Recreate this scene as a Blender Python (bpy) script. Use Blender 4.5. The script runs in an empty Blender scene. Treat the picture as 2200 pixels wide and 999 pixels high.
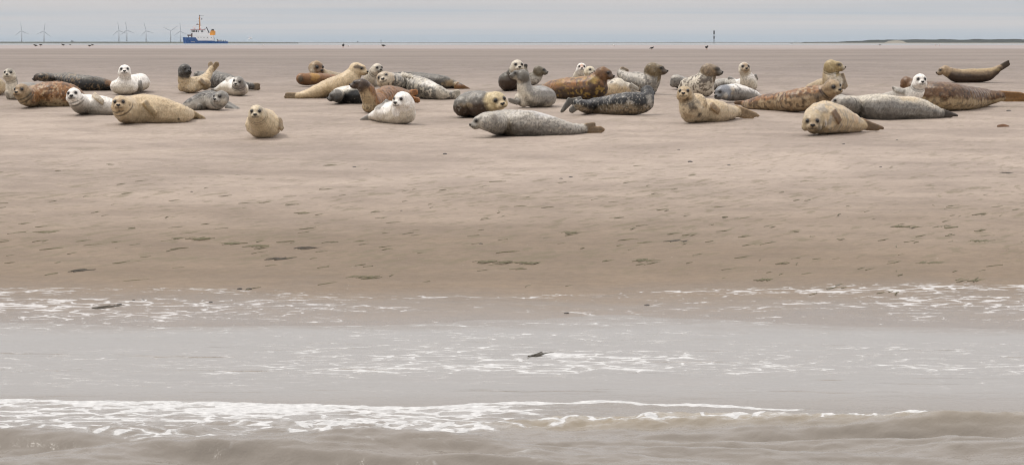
import bpy, bmesh, math, random
import numpy as np
from mathutils import Vector, Matrix

random.seed(7)
SC = bpy.context.scene
COL = SC.collection
R = math.radians

# ------------------------------------------------------------------ camera
F = 8000.0            # focal length in photo pixels (photo 2200 x 999)
CAM_H = 1.5
HORIZON = 91.5
PITCH = math.atan((499.5 - HORIZON) / F)
cam_d = bpy.data.cameras.new("camera")
cam_d.sensor_width = 36.0
cam_d.lens = 36.0 * F / 2200.0
cam_d.clip_start = 0.5
cam_d.clip_end = 60000
cam = bpy.data.objects.new("camera", cam_d)
COL.objects.link(cam)
cam.location = (0, 0, CAM_H)
cam.rotation_euler = (math.pi / 2 - PITCH, 0, 0)
SC.camera = cam

# ------------------------------------------------------------------ light, sky, exposure
SUN_EL, SUN_ROT = R(62), R(285)
sun_d = bpy.data.lights.new("sun", 'SUN')
sun_d.energy = 1.5
sun_d.angle = R(12)
sun_d.color = (1.0, 0.95, 0.88)
sun = bpy.data.objects.new("sun", sun_d)
COL.objects.link(sun)
sdir = Vector((math.sin(SUN_ROT) * math.cos(SUN_EL), math.cos(SUN_ROT) * math.cos(SUN_EL), math.sin(SUN_EL)))
sun.rotation_euler = sdir.to_track_quat('Z', 'Y').to_euler()
sun.location = sdir * 60

SC.view_settings.view_transform = 'Standard'
SC.view_settings.look = 'None'
SC.view_settings.exposure = 0.22
SC.cycles.filter_width = 1.15
SC.view_settings.gamma = 1.0


class NT:
    """small helper for writing node trees"""
    def __init__(self, tree):
        self.t = tree

    def n(self, typ, **kw):
        nd = self.t.nodes.new(typ)
        for k, v in kw.items():
            if k == 'ins':
                for i, val in v.items():
                    s = nd.inputs[i]
                    if isinstance(val, bpy.types.NodeSocket):
                        self.t.links.new(val, s)
                    else:
                        s.default_value = val
            else:
                setattr(nd, k, v)
        return nd

    def math(self, op, a, b=None, c=None, clamp=False):
        ins = {0: a}
        if b is not None: ins[1] = b
        if c is not None: ins[2] = c
        return self.n('ShaderNodeMath', operation=op, use_clamp=clamp, ins=ins).outputs[0]

    def mix(self, f, a, b, blend='MIX'):
        m = self.n('ShaderNodeMix', data_type='RGBA', blend_type=blend, ins={0: f, 6: a, 7: b})
        return m.outputs[2]

    def ramp(self, v, lo, hi, a=0.0, b=1.0, smooth=True):
        m = self.n('ShaderNodeMapRange', interpolation_type='SMOOTHSTEP' if smooth else 'LINEAR',
                   ins={0: v, 1: lo, 2: hi, 3: a, 4: b})
        return m.outputs[0]

    def noise(self, vec, scale, detail=4.0, rough=0.55, dist=0.0):
        m = self.n('ShaderNodeTexNoise', ins={'Scale': scale, 'Detail': detail, 'Roughness': rough, 'Distortion': dist})
        if vec is not None: self.t.links.new(vec, m.inputs['Vector'])
        return m.outputs[0]


world = bpy.data.worlds.new("World")
SC.world = world
world.use_nodes = True
wt = NT(world.node_tree)
world.node_tree.nodes.clear()
sky = wt.n('ShaderNodeTexSky', sky_type='NISHITA')
sky.sun_disc = False
sky.sun_elevation = SUN_EL
sky.sun_rotation = SUN_ROT
sky.dust_density = 2.0
tc = wt.n('ShaderNodeTexCoord').outputs['Generated']
sp = wt.n('ShaderNodeSeparateXYZ', ins={0: tc})
zabs = wt.math('MAXIMUM', sp.outputs[2], 0.0)
den = wt.math('ADD', zabs, 0.006)
cx = wt.math('DIVIDE', sp.outputs[0], den)
cy = wt.math('DIVIDE', sp.outputs[1], den)
cv = wt.n('ShaderNodeCombineXYZ', ins={0: cx, 1: cy, 2: 0.0}).outputs[0]
cn = wt.noise(cv, 0.032, 4.0, 0.5, 0.3)
cn2 = wt.noise(cv, 0.13, 3.0, 0.5, 0.0)
cmix = wt.math('ADD', wt.math('MULTIPLY', cn, 0.8), wt.math('MULTIPLY', cn2, 0.2))
cl = wt.ramp(cmix, 0.33, 0.57)
# layered stratus: blue grey gaps low over the sea, warm pale sheets above
low = wt.ramp(zabs, 0.0005, 0.0045)
cl = wt.math('MULTIPLY', cl, low)
cl = wt.math('MAXIMUM', cl, wt.ramp(zabs, 0.010, 0.045, 0.0, 0.95))   # the cloud sheet closes overhead
ccol = wt.mix(cl, (0.445, 0.515, 0.585, 1), (0.64, 0.612, 0.606, 1))
grad = wt.math('MULTIPLY_ADD', zabs, 2.0, 1.0)          # overcast sky: zenith three times the horizon
ccol = wt.n('ShaderNodeVectorMath', operation='SCALE', ins={0: ccol, 3: wt.math('MULTIPLY', grad, 8.4)}).outputs[0]
skyc = wt.mix(0.93, sky.outputs[0], ccol)
bg = wt.n('ShaderNodeBackground', ins={0: skyc, 1: 0.1})
wo = wt.n('ShaderNodeOutputWorld', ins={0: bg.outputs[0]})


# ------------------------------------------------------------------ numeric noise and the lie of the land
def _hash(ix, iy, iz, seed):
    h = (ix * 374761393 + iy * 668265263 + iz * 2147483647 + seed * 1274126177) & 0xFFFFFFFF
    h = ((h ^ (h >> 13)) * 1274126177) & 0xFFFFFFFF
    h = ((h ^ (h >> 16)) * 2246822519) & 0xFFFFFFFF
    return ((h ^ (h >> 15)) & 0xFFFF) / 65535.0


def vnoise(x, y, z=None, seed=0):
    x = np.asarray(x, float); y = np.asarray(y, float)
    z = np.zeros_like(x) if z is None else np.asarray(z, float)
    ix, iy, iz = (np.floor(v).astype(np.int64) for v in (x, y, z))
    fx, fy, fz = x - ix, y - iy, z - iz
    fx, fy, fz = (f * f * (3 - 2 * f) for f in (fx, fy, fz))
    r = 0
    for dx in (0, 1):
        for dy in (0, 1):
            for dz in (0, 1):
                w = (fx if dx else 1 - fx) * (fy if dy else 1 - fy) * (fz if dz else 1 - fz)
                r = r + w * _hash(ix + dx, iy + dy, iz + dz, seed)
    return r


def fbm(x, y, z=None, seed=0, octv=4, gain=0.5):
    a, s, t = 1.0, 0.0, 0.0
    for o in range(octv):
        k = 2.03 ** o
        s = s + a * vnoise(x * k + 17.3 * o, y * k + 5.1 * o, None if z is None else z * k + 9.7 * o, seed + o)
        t += a
        a *= gain
    return s / t


def sstep(a, b, x):
    t = np.clip((x - a) / (b - a), 0, 1)
    return t * t * (3 - 2 * t)


_prof = [(-80, -1.0), (4, -.7), (12, -.45), (15, -.28), (17, -.12), (20, 0), (22, .035), (26, .11), (30, .19), (36, .31), (42, .43),
         (48, .61), (53, .80), (58, .98), (62, 1.10), (66, 1.16), (75, 1.19), (90, 1.20), (400, 1.20), (430, -1), (2000, -1)]
_pd = np.arange(-60, 460, .1)
_pz = np.interp(_pd, [p[0] for p in _prof], [p[1] for p in _prof])
_pz = np.convolve(np.pad(_pz, 12, mode='edge'), np.ones(25) / 25, mode='valid')


def prof(d):
    return np.interp(d, _pd, _pz)


def ground(x, d):
    x = np.asarray(x, float); d = np.asarray(d, float)
    z = prof(d)
    near = sstep(15.5, 18.5, d) * (1 - sstep(58, 70, d))
    z = z + near * ((fbm(x * .35, d * .22, seed=3, octv=3) - .5) * .075
                    + (fbm(x * 1.7, d * 1.5, seed=11, octv=4, gain=.6) - .5) * .022)
    z = z + sstep(60, 75, d) * (1 - sstep(200, 330, d)) * (fbm(x * .10, d * .07, seed=31, octv=3) - .5) * .07
    return z


def ray(px, py):
    u, v = (px - 1100.0) / F, (499.5 - py) / F
    return u, math.cos(PITCH) + v * math.sin(PITCH), -math.sin(PITCH) + v * math.cos(PITCH)


def at(px, py, d):
    """world point at distance d along the line of sight that the survey of the photograph gives"""
    rx, ry, rz = ray(px, py)
    t = d / ry
    return np.array([rx * t, d, CAM_H + rz * t])


_gd = np.concatenate([np.arange(18, 100, .05), np.arange(100, 400, .5)])
_gz = prof(_gd)
_gy = np.array([HORIZON + 0 for _ in _gd])
_ang = np.arctan((CAM_H - _gz) / _gd)                       # depression angle, falls with distance


def dist(px, py):
    """distance at which the line of sight meets the sand"""
    rx, ry, rz = ray(px, py)
    a = math.atan(-rz / ry)
    return float(np.interp(-a, -_ang, _gd))


# ------------------------------------------------------------------ object helpers
def tag(o, label=None, cat=None, group=None, kind=None):
    if label: o['label'] = label
    if cat: o['category'] = cat
    if group: o['group'] = group
    if kind: o['kind'] = kind
    return o


def empty(name, loc, label, cat, group=None):
    o = bpy.data.objects.new(name, None)
    COL.objects.link(o)
    o.location = loc
    o.empty_display_size = .2
    return tag(o, label, cat, group)


def link(name, me, mat=None, parent=None, loc=None):
    o = bpy.data.objects.new(name, me)
    COL.objects.link(o)
    if mat is not None and len(me.materials) == 0: me.materials.append(mat)
    if parent is not None: o.parent = parent
    if loc is not None: o.location = loc
    return o


def mesh_from(name, v, f, smooth=True):
    me = bpy.data.meshes.new(name)
    v = np.asarray(v, dtype=np.float32)
    if isinstance(f, np.ndarray) and f.ndim == 2:
        n, k = f.shape
        me.vertices.add(len(v)); me.vertices.foreach_set('co', v.ravel())
        me.loops.add(n * k); me.loops.foreach_set('vertex_index', f.astype(np.int32).ravel())
        me.polygons.add(n)
        me.polygons.foreach_set('loop_start', np.arange(0, n * k, k, dtype=np.int32))
        me.update(calc_edges=True)
    else:
        me.from_pydata([tuple(map(float, p)) for p in v], [], f)
    if smooth: me.polygons.foreach_set('use_smooth', np.ones(len(me.polygons), dtype=bool))
    me.update()
    return me


def grid_mesh(name, X, Y, Z):
    """X, Y, Z are (rows, cols) arrays"""
    r, c = X.shape
    v = np.stack([X, Y, Z], -1).reshape(-1, 3)
    i = np.arange(r * c).reshape(r, c)
    f = np.stack([i[:-1, :-1], i[:-1, 1:], i[1:, 1:], i[1:, :-1]], -1).reshape(-1, 4)
    return mesh_from(name, v, f)


def fattr(me, name, vals):
    a = me.attributes.new(name, 'FLOAT', 'POINT')
    a.data.foreach_set('value', np.asarray(vals, dtype=np.float32).ravel())


def cattr(me, name, cols):
    a = me.color_attributes.new(name, 'FLOAT_COLOR', 'POINT')
    c = np.ones((len(cols), 4), dtype=np.float32)
    c[:, :3] = cols
    a.data.foreach_set('color', c.ravel())


def material(name):
    m = bpy.data.materials.new(name)
    m.use_nodes = True
    m.node_tree.nodes.clear()
    t = NT(m.node_tree)
    p = t.n('ShaderNodeBsdfPrincipled')
    t.n('ShaderNodeOutputMaterial', ins={0: p.outputs[0]})
    return m, t, p


def plain(name, col, rough=.6, var=.15, scale=3.0, metal=0.0, spec=.3):
    m, t, p = material(name)
    co = t.n('ShaderNodeTexCoord').outputs['Object']
    n = t.noise(co, scale, 5.0, .6)
    c = t.mix(n, (*[x * (1 - var) for x in col], 1), (*[min(1, x * (1 + var)) for x in col], 1))
    t.t.links.new(c, p.inputs['Base Color'])
    p.inputs['Roughness'].default_value = rough
    p.inputs['Metallic'].default_value = metal
    p.inputs['Specular IOR Level'].default_value = spec
    return m


class MB:
    """collects shapes into one mesh"""
    def __init__(self):
        self.b = bmesh.new()

    def box(self, c, s, rot=None, bevel=0.0):
        m = Matrix.Translation(c)
        if rot is not None: m = m @ rot
        r = bmesh.ops.create_cube(self.b, size=1.0, matrix=m @ Matrix.Diagonal((*s, 1)))
        if bevel:
            es = {e for v in r['verts'] for e in v.link_edges}
            bmesh.ops.bevel(self.b, geom=list(es), offset=bevel, segments=2, affect='EDGES')
        return self

    def cone(self, a, b, ra, rb, seg=10):
        a, b = Vector(a), Vector(b)
        d = b - a
        m = Matrix.Translation((a + b) / 2) @ d.to_track_quat('Z', 'Y').to_matrix().to_4x4()
        bmesh.ops.create_cone(self.b, cap_ends=True, segments=seg, radius1=ra, radius2=max(rb, 1e-4), depth=d.length, matrix=m)
        return self

    def ball(self, c, r, sub=2, rot=None):
        if not hasattr(r, '__len__'): r = (r, r, r)
        m = Matrix.Translation(c)
        if rot is not None: m = m @ rot
        bmesh.ops.create_icosphere(self.b, subdivisions=sub, radius=1.0, matrix=m @ Matrix.Diagonal((*r, 1)))
        return self

    def prism(self, pts, y0, y1):
        """outline in x, z swept from y0 to y1 with a flat cap at both ends"""
        lo = [self.b.verts.new((x, y0, z)) for x, z in pts]
        hi = [self.b.verts.new((x, y1, z)) for x, z in pts]
        n = len(pts)
        self.b.faces.new(lo); self.b.faces.new(hi[::-1])
        for i in range(n):
            self.b.faces.new((lo[i], hi[i], hi[(i + 1) % n], lo[(i + 1) % n]))
        return self

    def mesh(self, name, smooth=False):
        bmesh.ops.recalc_face_normals(self.b, faces=self.b.faces)
        me = bpy.data.meshes.new(name)
        self.b.to_mesh(me); self.b.free()
        if smooth: me.polygons.foreach_set('use_smooth', np.ones(len(me.polygons), dtype=bool))
        return me

    def build(self, name, mat, parent=None, loc=None, smooth=False):
        return link(name, self.mesh(name, smooth), mat, parent, loc)


# ------------------------------------------------------------------ foam mask shared by sand and water
def foam_nodes(t, pos):
    at_ = t.n('ShaderNodeAttribute', attribute_name='foam').outputs['Fac']
    mp = t.n('ShaderNodeMapping', ins={0: pos, 3: (1.0, 1.35, 1.0)}).outputs[0]
    n1 = t.noise(mp, 3.4, 7.0, .62, .9)
    n2 = t.noise(mp, 13.0, 4.0, .6, .5)
    wob = t.n('ShaderNodeTexNoise', ins={'Scale': 6.0, 'Detail': 3.0})
    t.t.links.new(mp, wob.inputs['Vector'])
    wv = t.n('ShaderNodeVectorMath', operation='MULTIPLY_ADD', ins={0: wob.outputs['Color'], 1: (.22, .22, .22), 2: mp}).outputs[0]
    vo = t.n('ShaderNodeTexVoronoi', feature='DISTANCE_TO_EDGE', ins={'Vector': wv, 'Scale': 5.5})
    lace = t.ramp(vo.outputs['Distance'], 0.0, .16, 1.0, 0.0)
    s = t.math('ADD', t.math('MULTIPLY', n1, .62), t.math('MULTIPLY', n2, .28))
    s = t.math('MULTIPLY_ADD', lace, .17, s)
    v = t.math('SUBTRACT', t.math('ADD', s, at_), 1.0)
    return t.ramp(v, -.01, .075), v


# ------------------------------------------------------------------ sand
def sand_material():
    m, t, p = material("sand")
    pos = t.n('ShaderNodeNewGeometry').outputs['Position']
    s = t.n('ShaderNodeSeparateXYZ', ins={0: pos})
    big = t.noise(pos, .22, 4.0, .55, .4)
    mid = t.noise(pos, 1.1, 5.0, .6, .3)
    fine = t.noise(pos, 14.0, 5.0, .7)
    grain = t.noise(pos, 90.0, 3.0, .7)
    d = t.math('ADD', s.outputs[1], t.math('MULTIPLY', t.math('SUBTRACT', big, .5), 9.0))
    damp = t.ramp(d, 23.0, 37.0, 1.0, 0.0)
    soak = t.ramp(t.math('ADD', s.outputs[1], t.math('MULTIPLY', t.math('SUBTRACT', mid, .5), 2.0)), 19.6, 23.2, 1.0, 0.0)
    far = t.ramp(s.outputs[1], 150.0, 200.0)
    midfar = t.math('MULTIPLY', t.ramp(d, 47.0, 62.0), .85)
    dry = t.mix(t.ramp(t.math('MULTIPLY_ADD', mid, .5, t.math('MULTIPLY', big, .5)), .36, .64), (.272, .222, .184, 1), (.325, .268, .222, 1))
    c = t.mix(damp, dry, (.176, .131, .089, 1))
    c = t.mix(soak, c, (.140, .106, .074, 1))
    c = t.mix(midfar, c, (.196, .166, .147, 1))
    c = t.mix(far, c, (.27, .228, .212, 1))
    # fine relief shows as tone too: darker in the hollows
    hollow_tone = t.ramp(fine, .30, .75, .86, 1.10)
    c = t.n('ShaderNodeVectorMath', operation='SCALE', ins={0: c, 3: hollow_tone}).outputs[0]
    gs = t.ramp(grain, .3, .7, .94, 1.05)
    c = t.n('ShaderNodeVectorMath', operation='SCALE', ins={0: c, 3: gs}).outputs[0]
    mps = t.n('ShaderNodeMapping', ins={0: pos, 3: (.8, .8, 1.0)}).outputs[0]
    stk = t.noise(mps, 3.0, 7.0, .66, .5)
    c = t.n('ShaderNodeVectorMath', operation='SCALE', ins={0: c, 3: t.ramp(stk, .3, .7, .955, 1.045)}).outputs[0]
    c = t.n('ShaderNodeVectorMath', operation='SCALE', ins={0: c, 3: t.math('MULTIPLY', t.ramp(mid, .32, .68, .93, 1.07), t.ramp(big, .3, .7, .95, 1.05))}).outputs[0]
    # tidal streaks run along the flats beyond the crest
    mpt = t.n('ShaderNodeMapping', ins={0: pos, 3: (.05, .22, 1.0)}).outputs[0]
    tid = t.ramp(t.noise(mpt, 1.0, 6.0, .65, .6), .34, .66, .84, 1.13)
    tid = t.n('ShaderNodeMix', data_type='FLOAT', ins={0: t.ramp(s.outputs[1], 48.0, 75.0), 2: 1.0, 3: tid}).outputs[0]
    c = t.n('ShaderNodeVectorMath', operation='SCALE', ins={0: c, 3: tid}).outputs[0]
    # film of green brown algae in short strokes
    mp = t.n('ShaderNodeMapping', ins={0: pos, 2: (0, 0, -1.2)}).outputs[0]
    mp = t.n('ShaderNodeMapping', ins={0: mp, 3: (.42, 1.6, 1.0)}).outputs[0]
    a1 = t.noise(mp, 6.5, 4.0, .62, .25)
    a2 = t.noise(pos, .5, 2.0, .5)
    zone = t.math('MULTIPLY', t.ramp(s.outputs[1], 21.5, 25.5), t.ramp(s.outputs[1], 31.0, 42.0, 1.0, .5))
    th = t.math('ADD', t.math('MULTIPLY', a2, .22), a1)
    alg = t.math('MULTIPLY', t.ramp(th, .66, .73), zone)
    c = t.mix(t.math('MULTIPLY', alg, .5), c, (.115, .098, .052, 1))
    # broken shell
    sh = t.noise(pos, 26.0, 2.0, .5)
    shm = t.ramp(sh, .775, .80)
    c = t.mix(t.math('MULTIPLY', shm, .7), c, (.62, .58, .54, 1))
    fm, fv = foam_nodes(t, pos)
    c = t.mix(t.math('MULTIPLY', fm, .9), c, (.50, .49, .48, 1))
    t.t.links.new(c, p.inputs['Base Color'])
    wet = t.math('MAXIMUM', soak, t.math('MULTIPLY', far, .55))
    ro = t.math('MULTIPLY_ADD', wet, -.42, .74)
    ro = t.math('MULTIPLY_ADD', damp, -.10, ro)
    ro = t.math('MAXIMUM', ro, t.math('MULTIPLY', fm, .8))
    t.t.links.new(ro, p.inputs['Roughness'])
    t.t.links.new(t.math('MULTIPLY_ADD', wet, .25, .16), p.inputs['Specular IOR Level'])
    h = t.math('MULTIPLY_ADD', fine, .5, t.math('MULTIPLY', mid, .8))
    h = t.math('MULTIPLY_ADD', grain, .12, h)
    h = t.math('MULTIPLY_ADD', fm, .5, h)
    b = t.n('ShaderNodeBump', ins={'Strength': .55, 'Distance': .02, 'Height': h})
    t.t.links.new(b.outputs[0], p.inputs['Normal'])
    return m


def colspan(w, fine_n, far_w, far_n):
    c = np.linspace(-w, w, fine_n)
    o = np.geomspace(w, far_w, far_n + 1)[1:]
    return np.concatenate([-o[::-1], c, o])


rows = [np.arange(-60, 14, 4.0), np.arange(14, 19, .25), np.arange(19, 24, .05), np.arange(24, 48, .07), np.arange(48, 72, .10)]
d = 72.0; far_rows = []
while d < 440: far_rows.append(d); d *= 1.006
rows = np.concatenate(rows + [np.array(far_rows)])
base_cols = colspan(1.0, 300, 6.0, 14)
wid = np.interp(rows, [-60, 20, 45, 70, 440], [9, 9, 12, 15, 95])
GX = wid[:, None] * base_cols[None, :]
GY = np.repeat(rows[:, None], GX.shape[1], 1)
GZ = ground(GX, GY)
sand_me = grid_mesh("sand", GX, GY, GZ)


def swash_foam(x, d):
    """how much foam the last waves left, by distance up the beach"""
    wob = (fbm(x * .35, d * .35, seed=71, octv=2) - .5) * 1.0 + .06 * x * 0
    dd = d + wob
    f = .315 * np.ones_like(x)
    for c, w, a in ((22.0, .30, .115), (21.0, .40, .10), (20.3, .30, .11), (19.6, .35, .07), (18.4, .40, .05), (17.7, .40, .075), (17.2, .20, .07), (16.9, .20, .05)):
        f = f + a * np.exp(-((dd - c) / w) ** 2)
    patch = fbm(x * .55, d * .8, seed=77, octv=3)
    f = f + (patch - .5) * .30
    return f * (1 - sstep(22.2, 22.9, dd)) + 0


fattr(sand_me, 'foam', np.where(GY < 23.5, swash_foam(GX, GY) - .02, 0))
sand = link("sand", sand_me, sand_material())
tag(sand, kind='structure')


# ------------------------------------------------------------------ shallow water and the little breaking wave
def px_x(x, d): return 1100 + x * F / d


def water(x, d):
    """height and foam amount"""
    pxx = px_x(x, d)
    edge = np.interp(pxx, [0, 500, 900, 1000, 1300, 1640, 2200], [15.60, 15.48, 15.30, 15.40, 15.52, 15.33, 15.30]) \
        + (fbm(x * 2.0, x * 0, seed=5, octv=3) - .5) * .10
    calm = (fbm(x * 1.1, d * 2.2, seed=21, octv=3) - .5) * .010 + (fbm(x * 5, d * 9, seed=22, octv=2) - .5) * .0028
    tide = -.013 + .008 * sstep(19.5, 16.5, d)
    z = calm * (1 - .7 * sstep(18.0, 19.6, d)) + tide
    front = sstep(0, .09, edge - d)
    bore_h = .022 + .012 * (fbm(x * 3, d * 0, seed=8, octv=2) - .5)
    bore_h = bore_h * (1 - .75 * sstep(1500, 1800, pxx))
    z = z + front * bore_h * np.exp(-np.clip(edge - d, 0, 9) / .5)
    # breaking crest
    dc = np.interp(pxx, [0, 600, 1200, 1600, 2200], [14.5, 14.55, 14.65, 14.60, 14.44]) + (fbm(x * 1.2, x * 0, seed=15, octv=3) - .5) * .24
    amp = .014 + .024 * sstep(900, 1300, pxx) + .02 * (vnoise(x * 2.1, x * 0, seed=16) - .5)
    q = d - dc
    crest = np.where(q > 0, np.exp(-(q / .08) ** 2), np.exp(-(q / .17) ** 2))
    rough = fbm(x * 9, d * 11, seed=41, octv=4, gain=.6) - .5
    z = z + amp * crest + rough * (.034 * crest + .016 * front * (1 - sstep(.2, 1.5, edge - d)))
    # swell out towards the camera
    out = sstep(14.75, 14.1, d)
    sw = fbm(x * .48 + .25 * d, d * 2.6 + .3 * np.sin(x * 1.1), seed=51, octv=2) - .5
    sw2 = fbm(x * 1.5 + d, d * 6.5, seed=52, octv=3) - .5
    sw3 = fbm(x * 11, d * 17, seed=53, octv=3) - .5
    z = z + out * (sw * .33 * (.35 + .65 * sstep(-200, 420, pxx)) + sw2 * .065 + sw3 * .013)
    z = z + front * sw3 * .007
    # foam
    f = swash_foam(x, d) * sstep(15.6, 16.3, d) + .18 * (1 - sstep(15.6, 16.3, d))
    line = np.exp(-((edge - .13 - d) / .042) ** 2) * (1 - .85 * sstep(1640, 1760, pxx))
    f = np.maximum(f, line * (.62 + .75 * vnoise(x * 2.3, d * 3, seed=91)))
    inner = sstep(0, .1, edge - d)
    lowest = 13.95 - .35 * np.exp(-((pxx - 380) / 260) ** 2) + .42 * sstep(650, 1250, pxx)
    left = inner * sstep(lowest - .10, lowest + .25, d) * (1 - .62 * sstep(1000, 1330, pxx))
    f = np.maximum(f, left * (.50 + .32 * (fbm(x * 1.6, d * 3.0, seed=61, octv=3) - .5)))
    f = np.maximum(f, crest * (.53 + .35 * (fbm(x * 1.8, d * 2, seed=62, octv=3) - .5)) * sstep(1000, 1250, pxx))
    f = f + inner * .03 * (1 - sstep(.0, 1.0, edge - d))
    f = np.maximum(f, .19 * out + .22 * out * (fbm(x * .9, d * 1.6, seed=63, octv=2) - .5))
    return z, f, np.clip(crest * sstep(900, 1300, pxx), 0, 1)


def water_material():
    m, t, p = material("shallow_water")
    pos = t.n('ShaderNodeNewGeometry').outputs['Position']
    s = t.n('ShaderNodeSeparateXYZ', ins={0: pos})
    n = t.noise(pos, 1.7, 5.0, .6, .5)
    c = t.mix(n, (.145, .127, .105, 1), (.20, .176, .148, 1))
    stir = t.n('ShaderNodeAttribute', attribute_name='stir').outputs['Fac']
    c = t.mix(t.math('MULTIPLY', stir, .7), c, (.25, .205, .135, 1))
    dep = t.n('ShaderNodeAttribute', attribute_name='depth').outputs['Fac']
    shal = t.ramp(t.math('MULTIPLY_ADD', n, .016, dep), .006, .040, 1.0, 0.0)
    c = t.mix(t.math('MULTIPLY', shal, .8), c, (.150, .121, .092, 1))
    fm, fv = foam_nodes(t, pos)
    thin = t.ramp(fv, -.12, .03, 0.0, .35)
    tot = t.math('MAXIMUM', fm, thin)
    froth = t.ramp(t.noise(pos, 30.0, 4.0, .65), .3, .7, .38, .56)
    fcol = t.n('ShaderNodeCombineXYZ', ins={0: froth, 1: froth, 2: t.math('MULTIPLY', froth, .985)}).outputs[0]
    c = t.mix(tot, c, fcol)
    t.t.links.new(c, p.inputs['Base Color'])
    ro = t.math('MULTIPLY_ADD', shal, .20, t.ramp(s.outputs[1], 15.2, 16.4,   .23, .035))
    ro = t.math('MAXIMUM', ro, t.math('MULTIPLY', tot, .75))
    t.t.links.new(ro, p.inputs['Roughness'])
    p.inputs['IOR'].default_value = 1.333
    r1 = t.noise(pos, 22.0, 4.0, .6, .4)
    r2 = t.noise(pos, 75.0, 2.0, .5)
    near = t.ramp(s.outputs[1], 15.2, 16.2, 1.0, .14)
    h = t.math('MULTIPLY', t.math('MULTIPLY_ADD', r2, .3, r1), near)
    h = t.math('MULTIPLY_ADD', fm, .9, h)
    b = t.n('ShaderNodeBump', ins={'Strength': .6, 'Distance': .005, 'Height': h})
    t.t.links.new(b.outputs[0], p.inputs['Normal'])
    return m


wr = np.concatenate([np.arange(-50, 10, 3.0), np.arange(10, 12.6, .1), np.arange(12.6, 16.2, .011), np.arange(16.2, 21.8, .03)])
wc = colspan(3.4, 520, 54, 26)
WX = np.repeat(wc[None, :], len(wr), 0)
WY = np.repeat(wr[:, None], len(wc), 1)
WZ, WF, WS = water(WX, WY)
water_me = grid_mesh("shallow_water", WX, WY, WZ)
fattr(water_me, 'foam', WF)
fattr(water_me, 'stir', WS)
fattr(water_me, 'depth', WZ - ground(WX, WY))
tag(link("water", water_me, water_material()), kind='structure')


# ------------------------------------------------------------------ far sea
def sea_material():
    m, t, p = material("sea")
    pos = t.n('ShaderNodeNewGeometry').outputs['Position']
    n = t.noise(pos, .01, 4.0, .6)
    c = t.mix(n, (.10, .12, .125, 1), (.15, .165, .165, 1))
    t.t.links.new(c, p.inputs['Base Color'])
    p.inputs['Roughness'].default_value = .22
    p.inputs['IOR'].default_value = 1.333
    w = t.noise(pos, .35, 4.0, .6)
    b = t.n('ShaderNodeBump', ins={'Strength': .5, 'Distance': .3, 'Height': w})
    t.t.links.new(b.outputs[0], p.inputs['Normal'])
    return m


yy = np.concatenate([np.geomspace(405, 25000, 60)])
xx = np.linspace(-6500, 6500, 40)
SX, SY = np.meshgrid(xx, yy)
tag(link("sea", grid_mesh("sea", SX, SY, np.zeros_like(SX)), sea_material()), kind='structure')

# ------------------------------------------------------------------ seals
def fur_material():
    m, t, p = material("seal_fur")
    co = t.n('ShaderNodeTexCoord').outputs['Object']
    c = t.n('ShaderNodeVertexColor', layer_name='coat').outputs[0]
    n1 = t.noise(co, 46.0, 4.0, .65)
    n2 = t.noise(co, 150.0, 2.0, .6)
    k = t.math('ADD', t.ramp(n1, .28, .72, -.26, .18), t.ramp(n2, .3, .7, -.12, .12))
    c = t.n('ShaderNodeVectorMath', operation='SCALE', ins={0: c, 3: t.math('ADD', k, 1.0)}).outputs[0]
    t.t.links.new(c, p.inputs['Base Color'])
    t.t.links.new(t.ramp(n1, .3, .7, .33, .50), p.inputs['Roughness'])
    p.inputs['Specular IOR Level'].default_value = .42
    b = t.n('ShaderNodeBump', ins={'Strength': .35, 'Distance': .006, 'Height': t.math('MULTIPLY_ADD', n2, .5, n1)})
    t.t.links.new(b.outputs[0], p.inputs['Normal'])
    return m


FUR = fur_material()
EYE = plain("eye", (.006, .005, .005), .12, .0, spec=.5)
NOSE = plain("nose", (.012, .011, .011), .35, .1)

_b = bmesh.new(); bmesh.ops.create_icosphere(_b, subdivisions=2, radius=1)
ICO_V = np.array([v.co[:] for v in _b.verts]); _b.verts.index_update()
ICO_F = np.array([[v.index for v in f.verts] for f in _b.faces]); _b.free()
_b = bmesh.new(); bmesh.ops.create_icosphere(_b, subdivisions=1, radius=1)
ICS_V = np.array([v.co[:] for v in _b.verts]); _b.verts.index_update()
ICS_F = np.array([[v.index for v in f.verts] for f in _b.faces]); _b.free()
_m = MB().ball((0, 0, 0), 1.0, 3); EYE_ME = _m.mesh("eye", True); EYE_ME.materials.append(EYE)
# nose pad: two nostril lobes over a narrow base
_m = MB().ball((0, -.42, .12), (.62, .62, .55), 2).ball((0, .42, .12), (.62, .62, .55), 2).ball((0, 0, -.25), (.7, .5, .6), 2)
NOSE_ME = _m.mesh("nose", True); NOSE_ME.materials.append(NOSE)

C = dict(cream=(.57, .465, .318), white=(.80, .77, .72), pale=(.60, .55, .46), grey=(.28, .265, .24), lgrey=(.46, .43, .38),
         dgrey=(.105, .097, .086), brown=(.20, .112, .052), dbrown=(.075, .048, .03), tan=(.36, .27, .17), black=(.026, .024, .022),
         orange=(.29, .155, .064), olive=(.17, .145, .10), sandy=(.45, .36, .235), ash=(.185, .172, .15))


def col(c): return np.array(C[c] if isinstance(c, str) else c, float) ** 1.24 * 1.0


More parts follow.
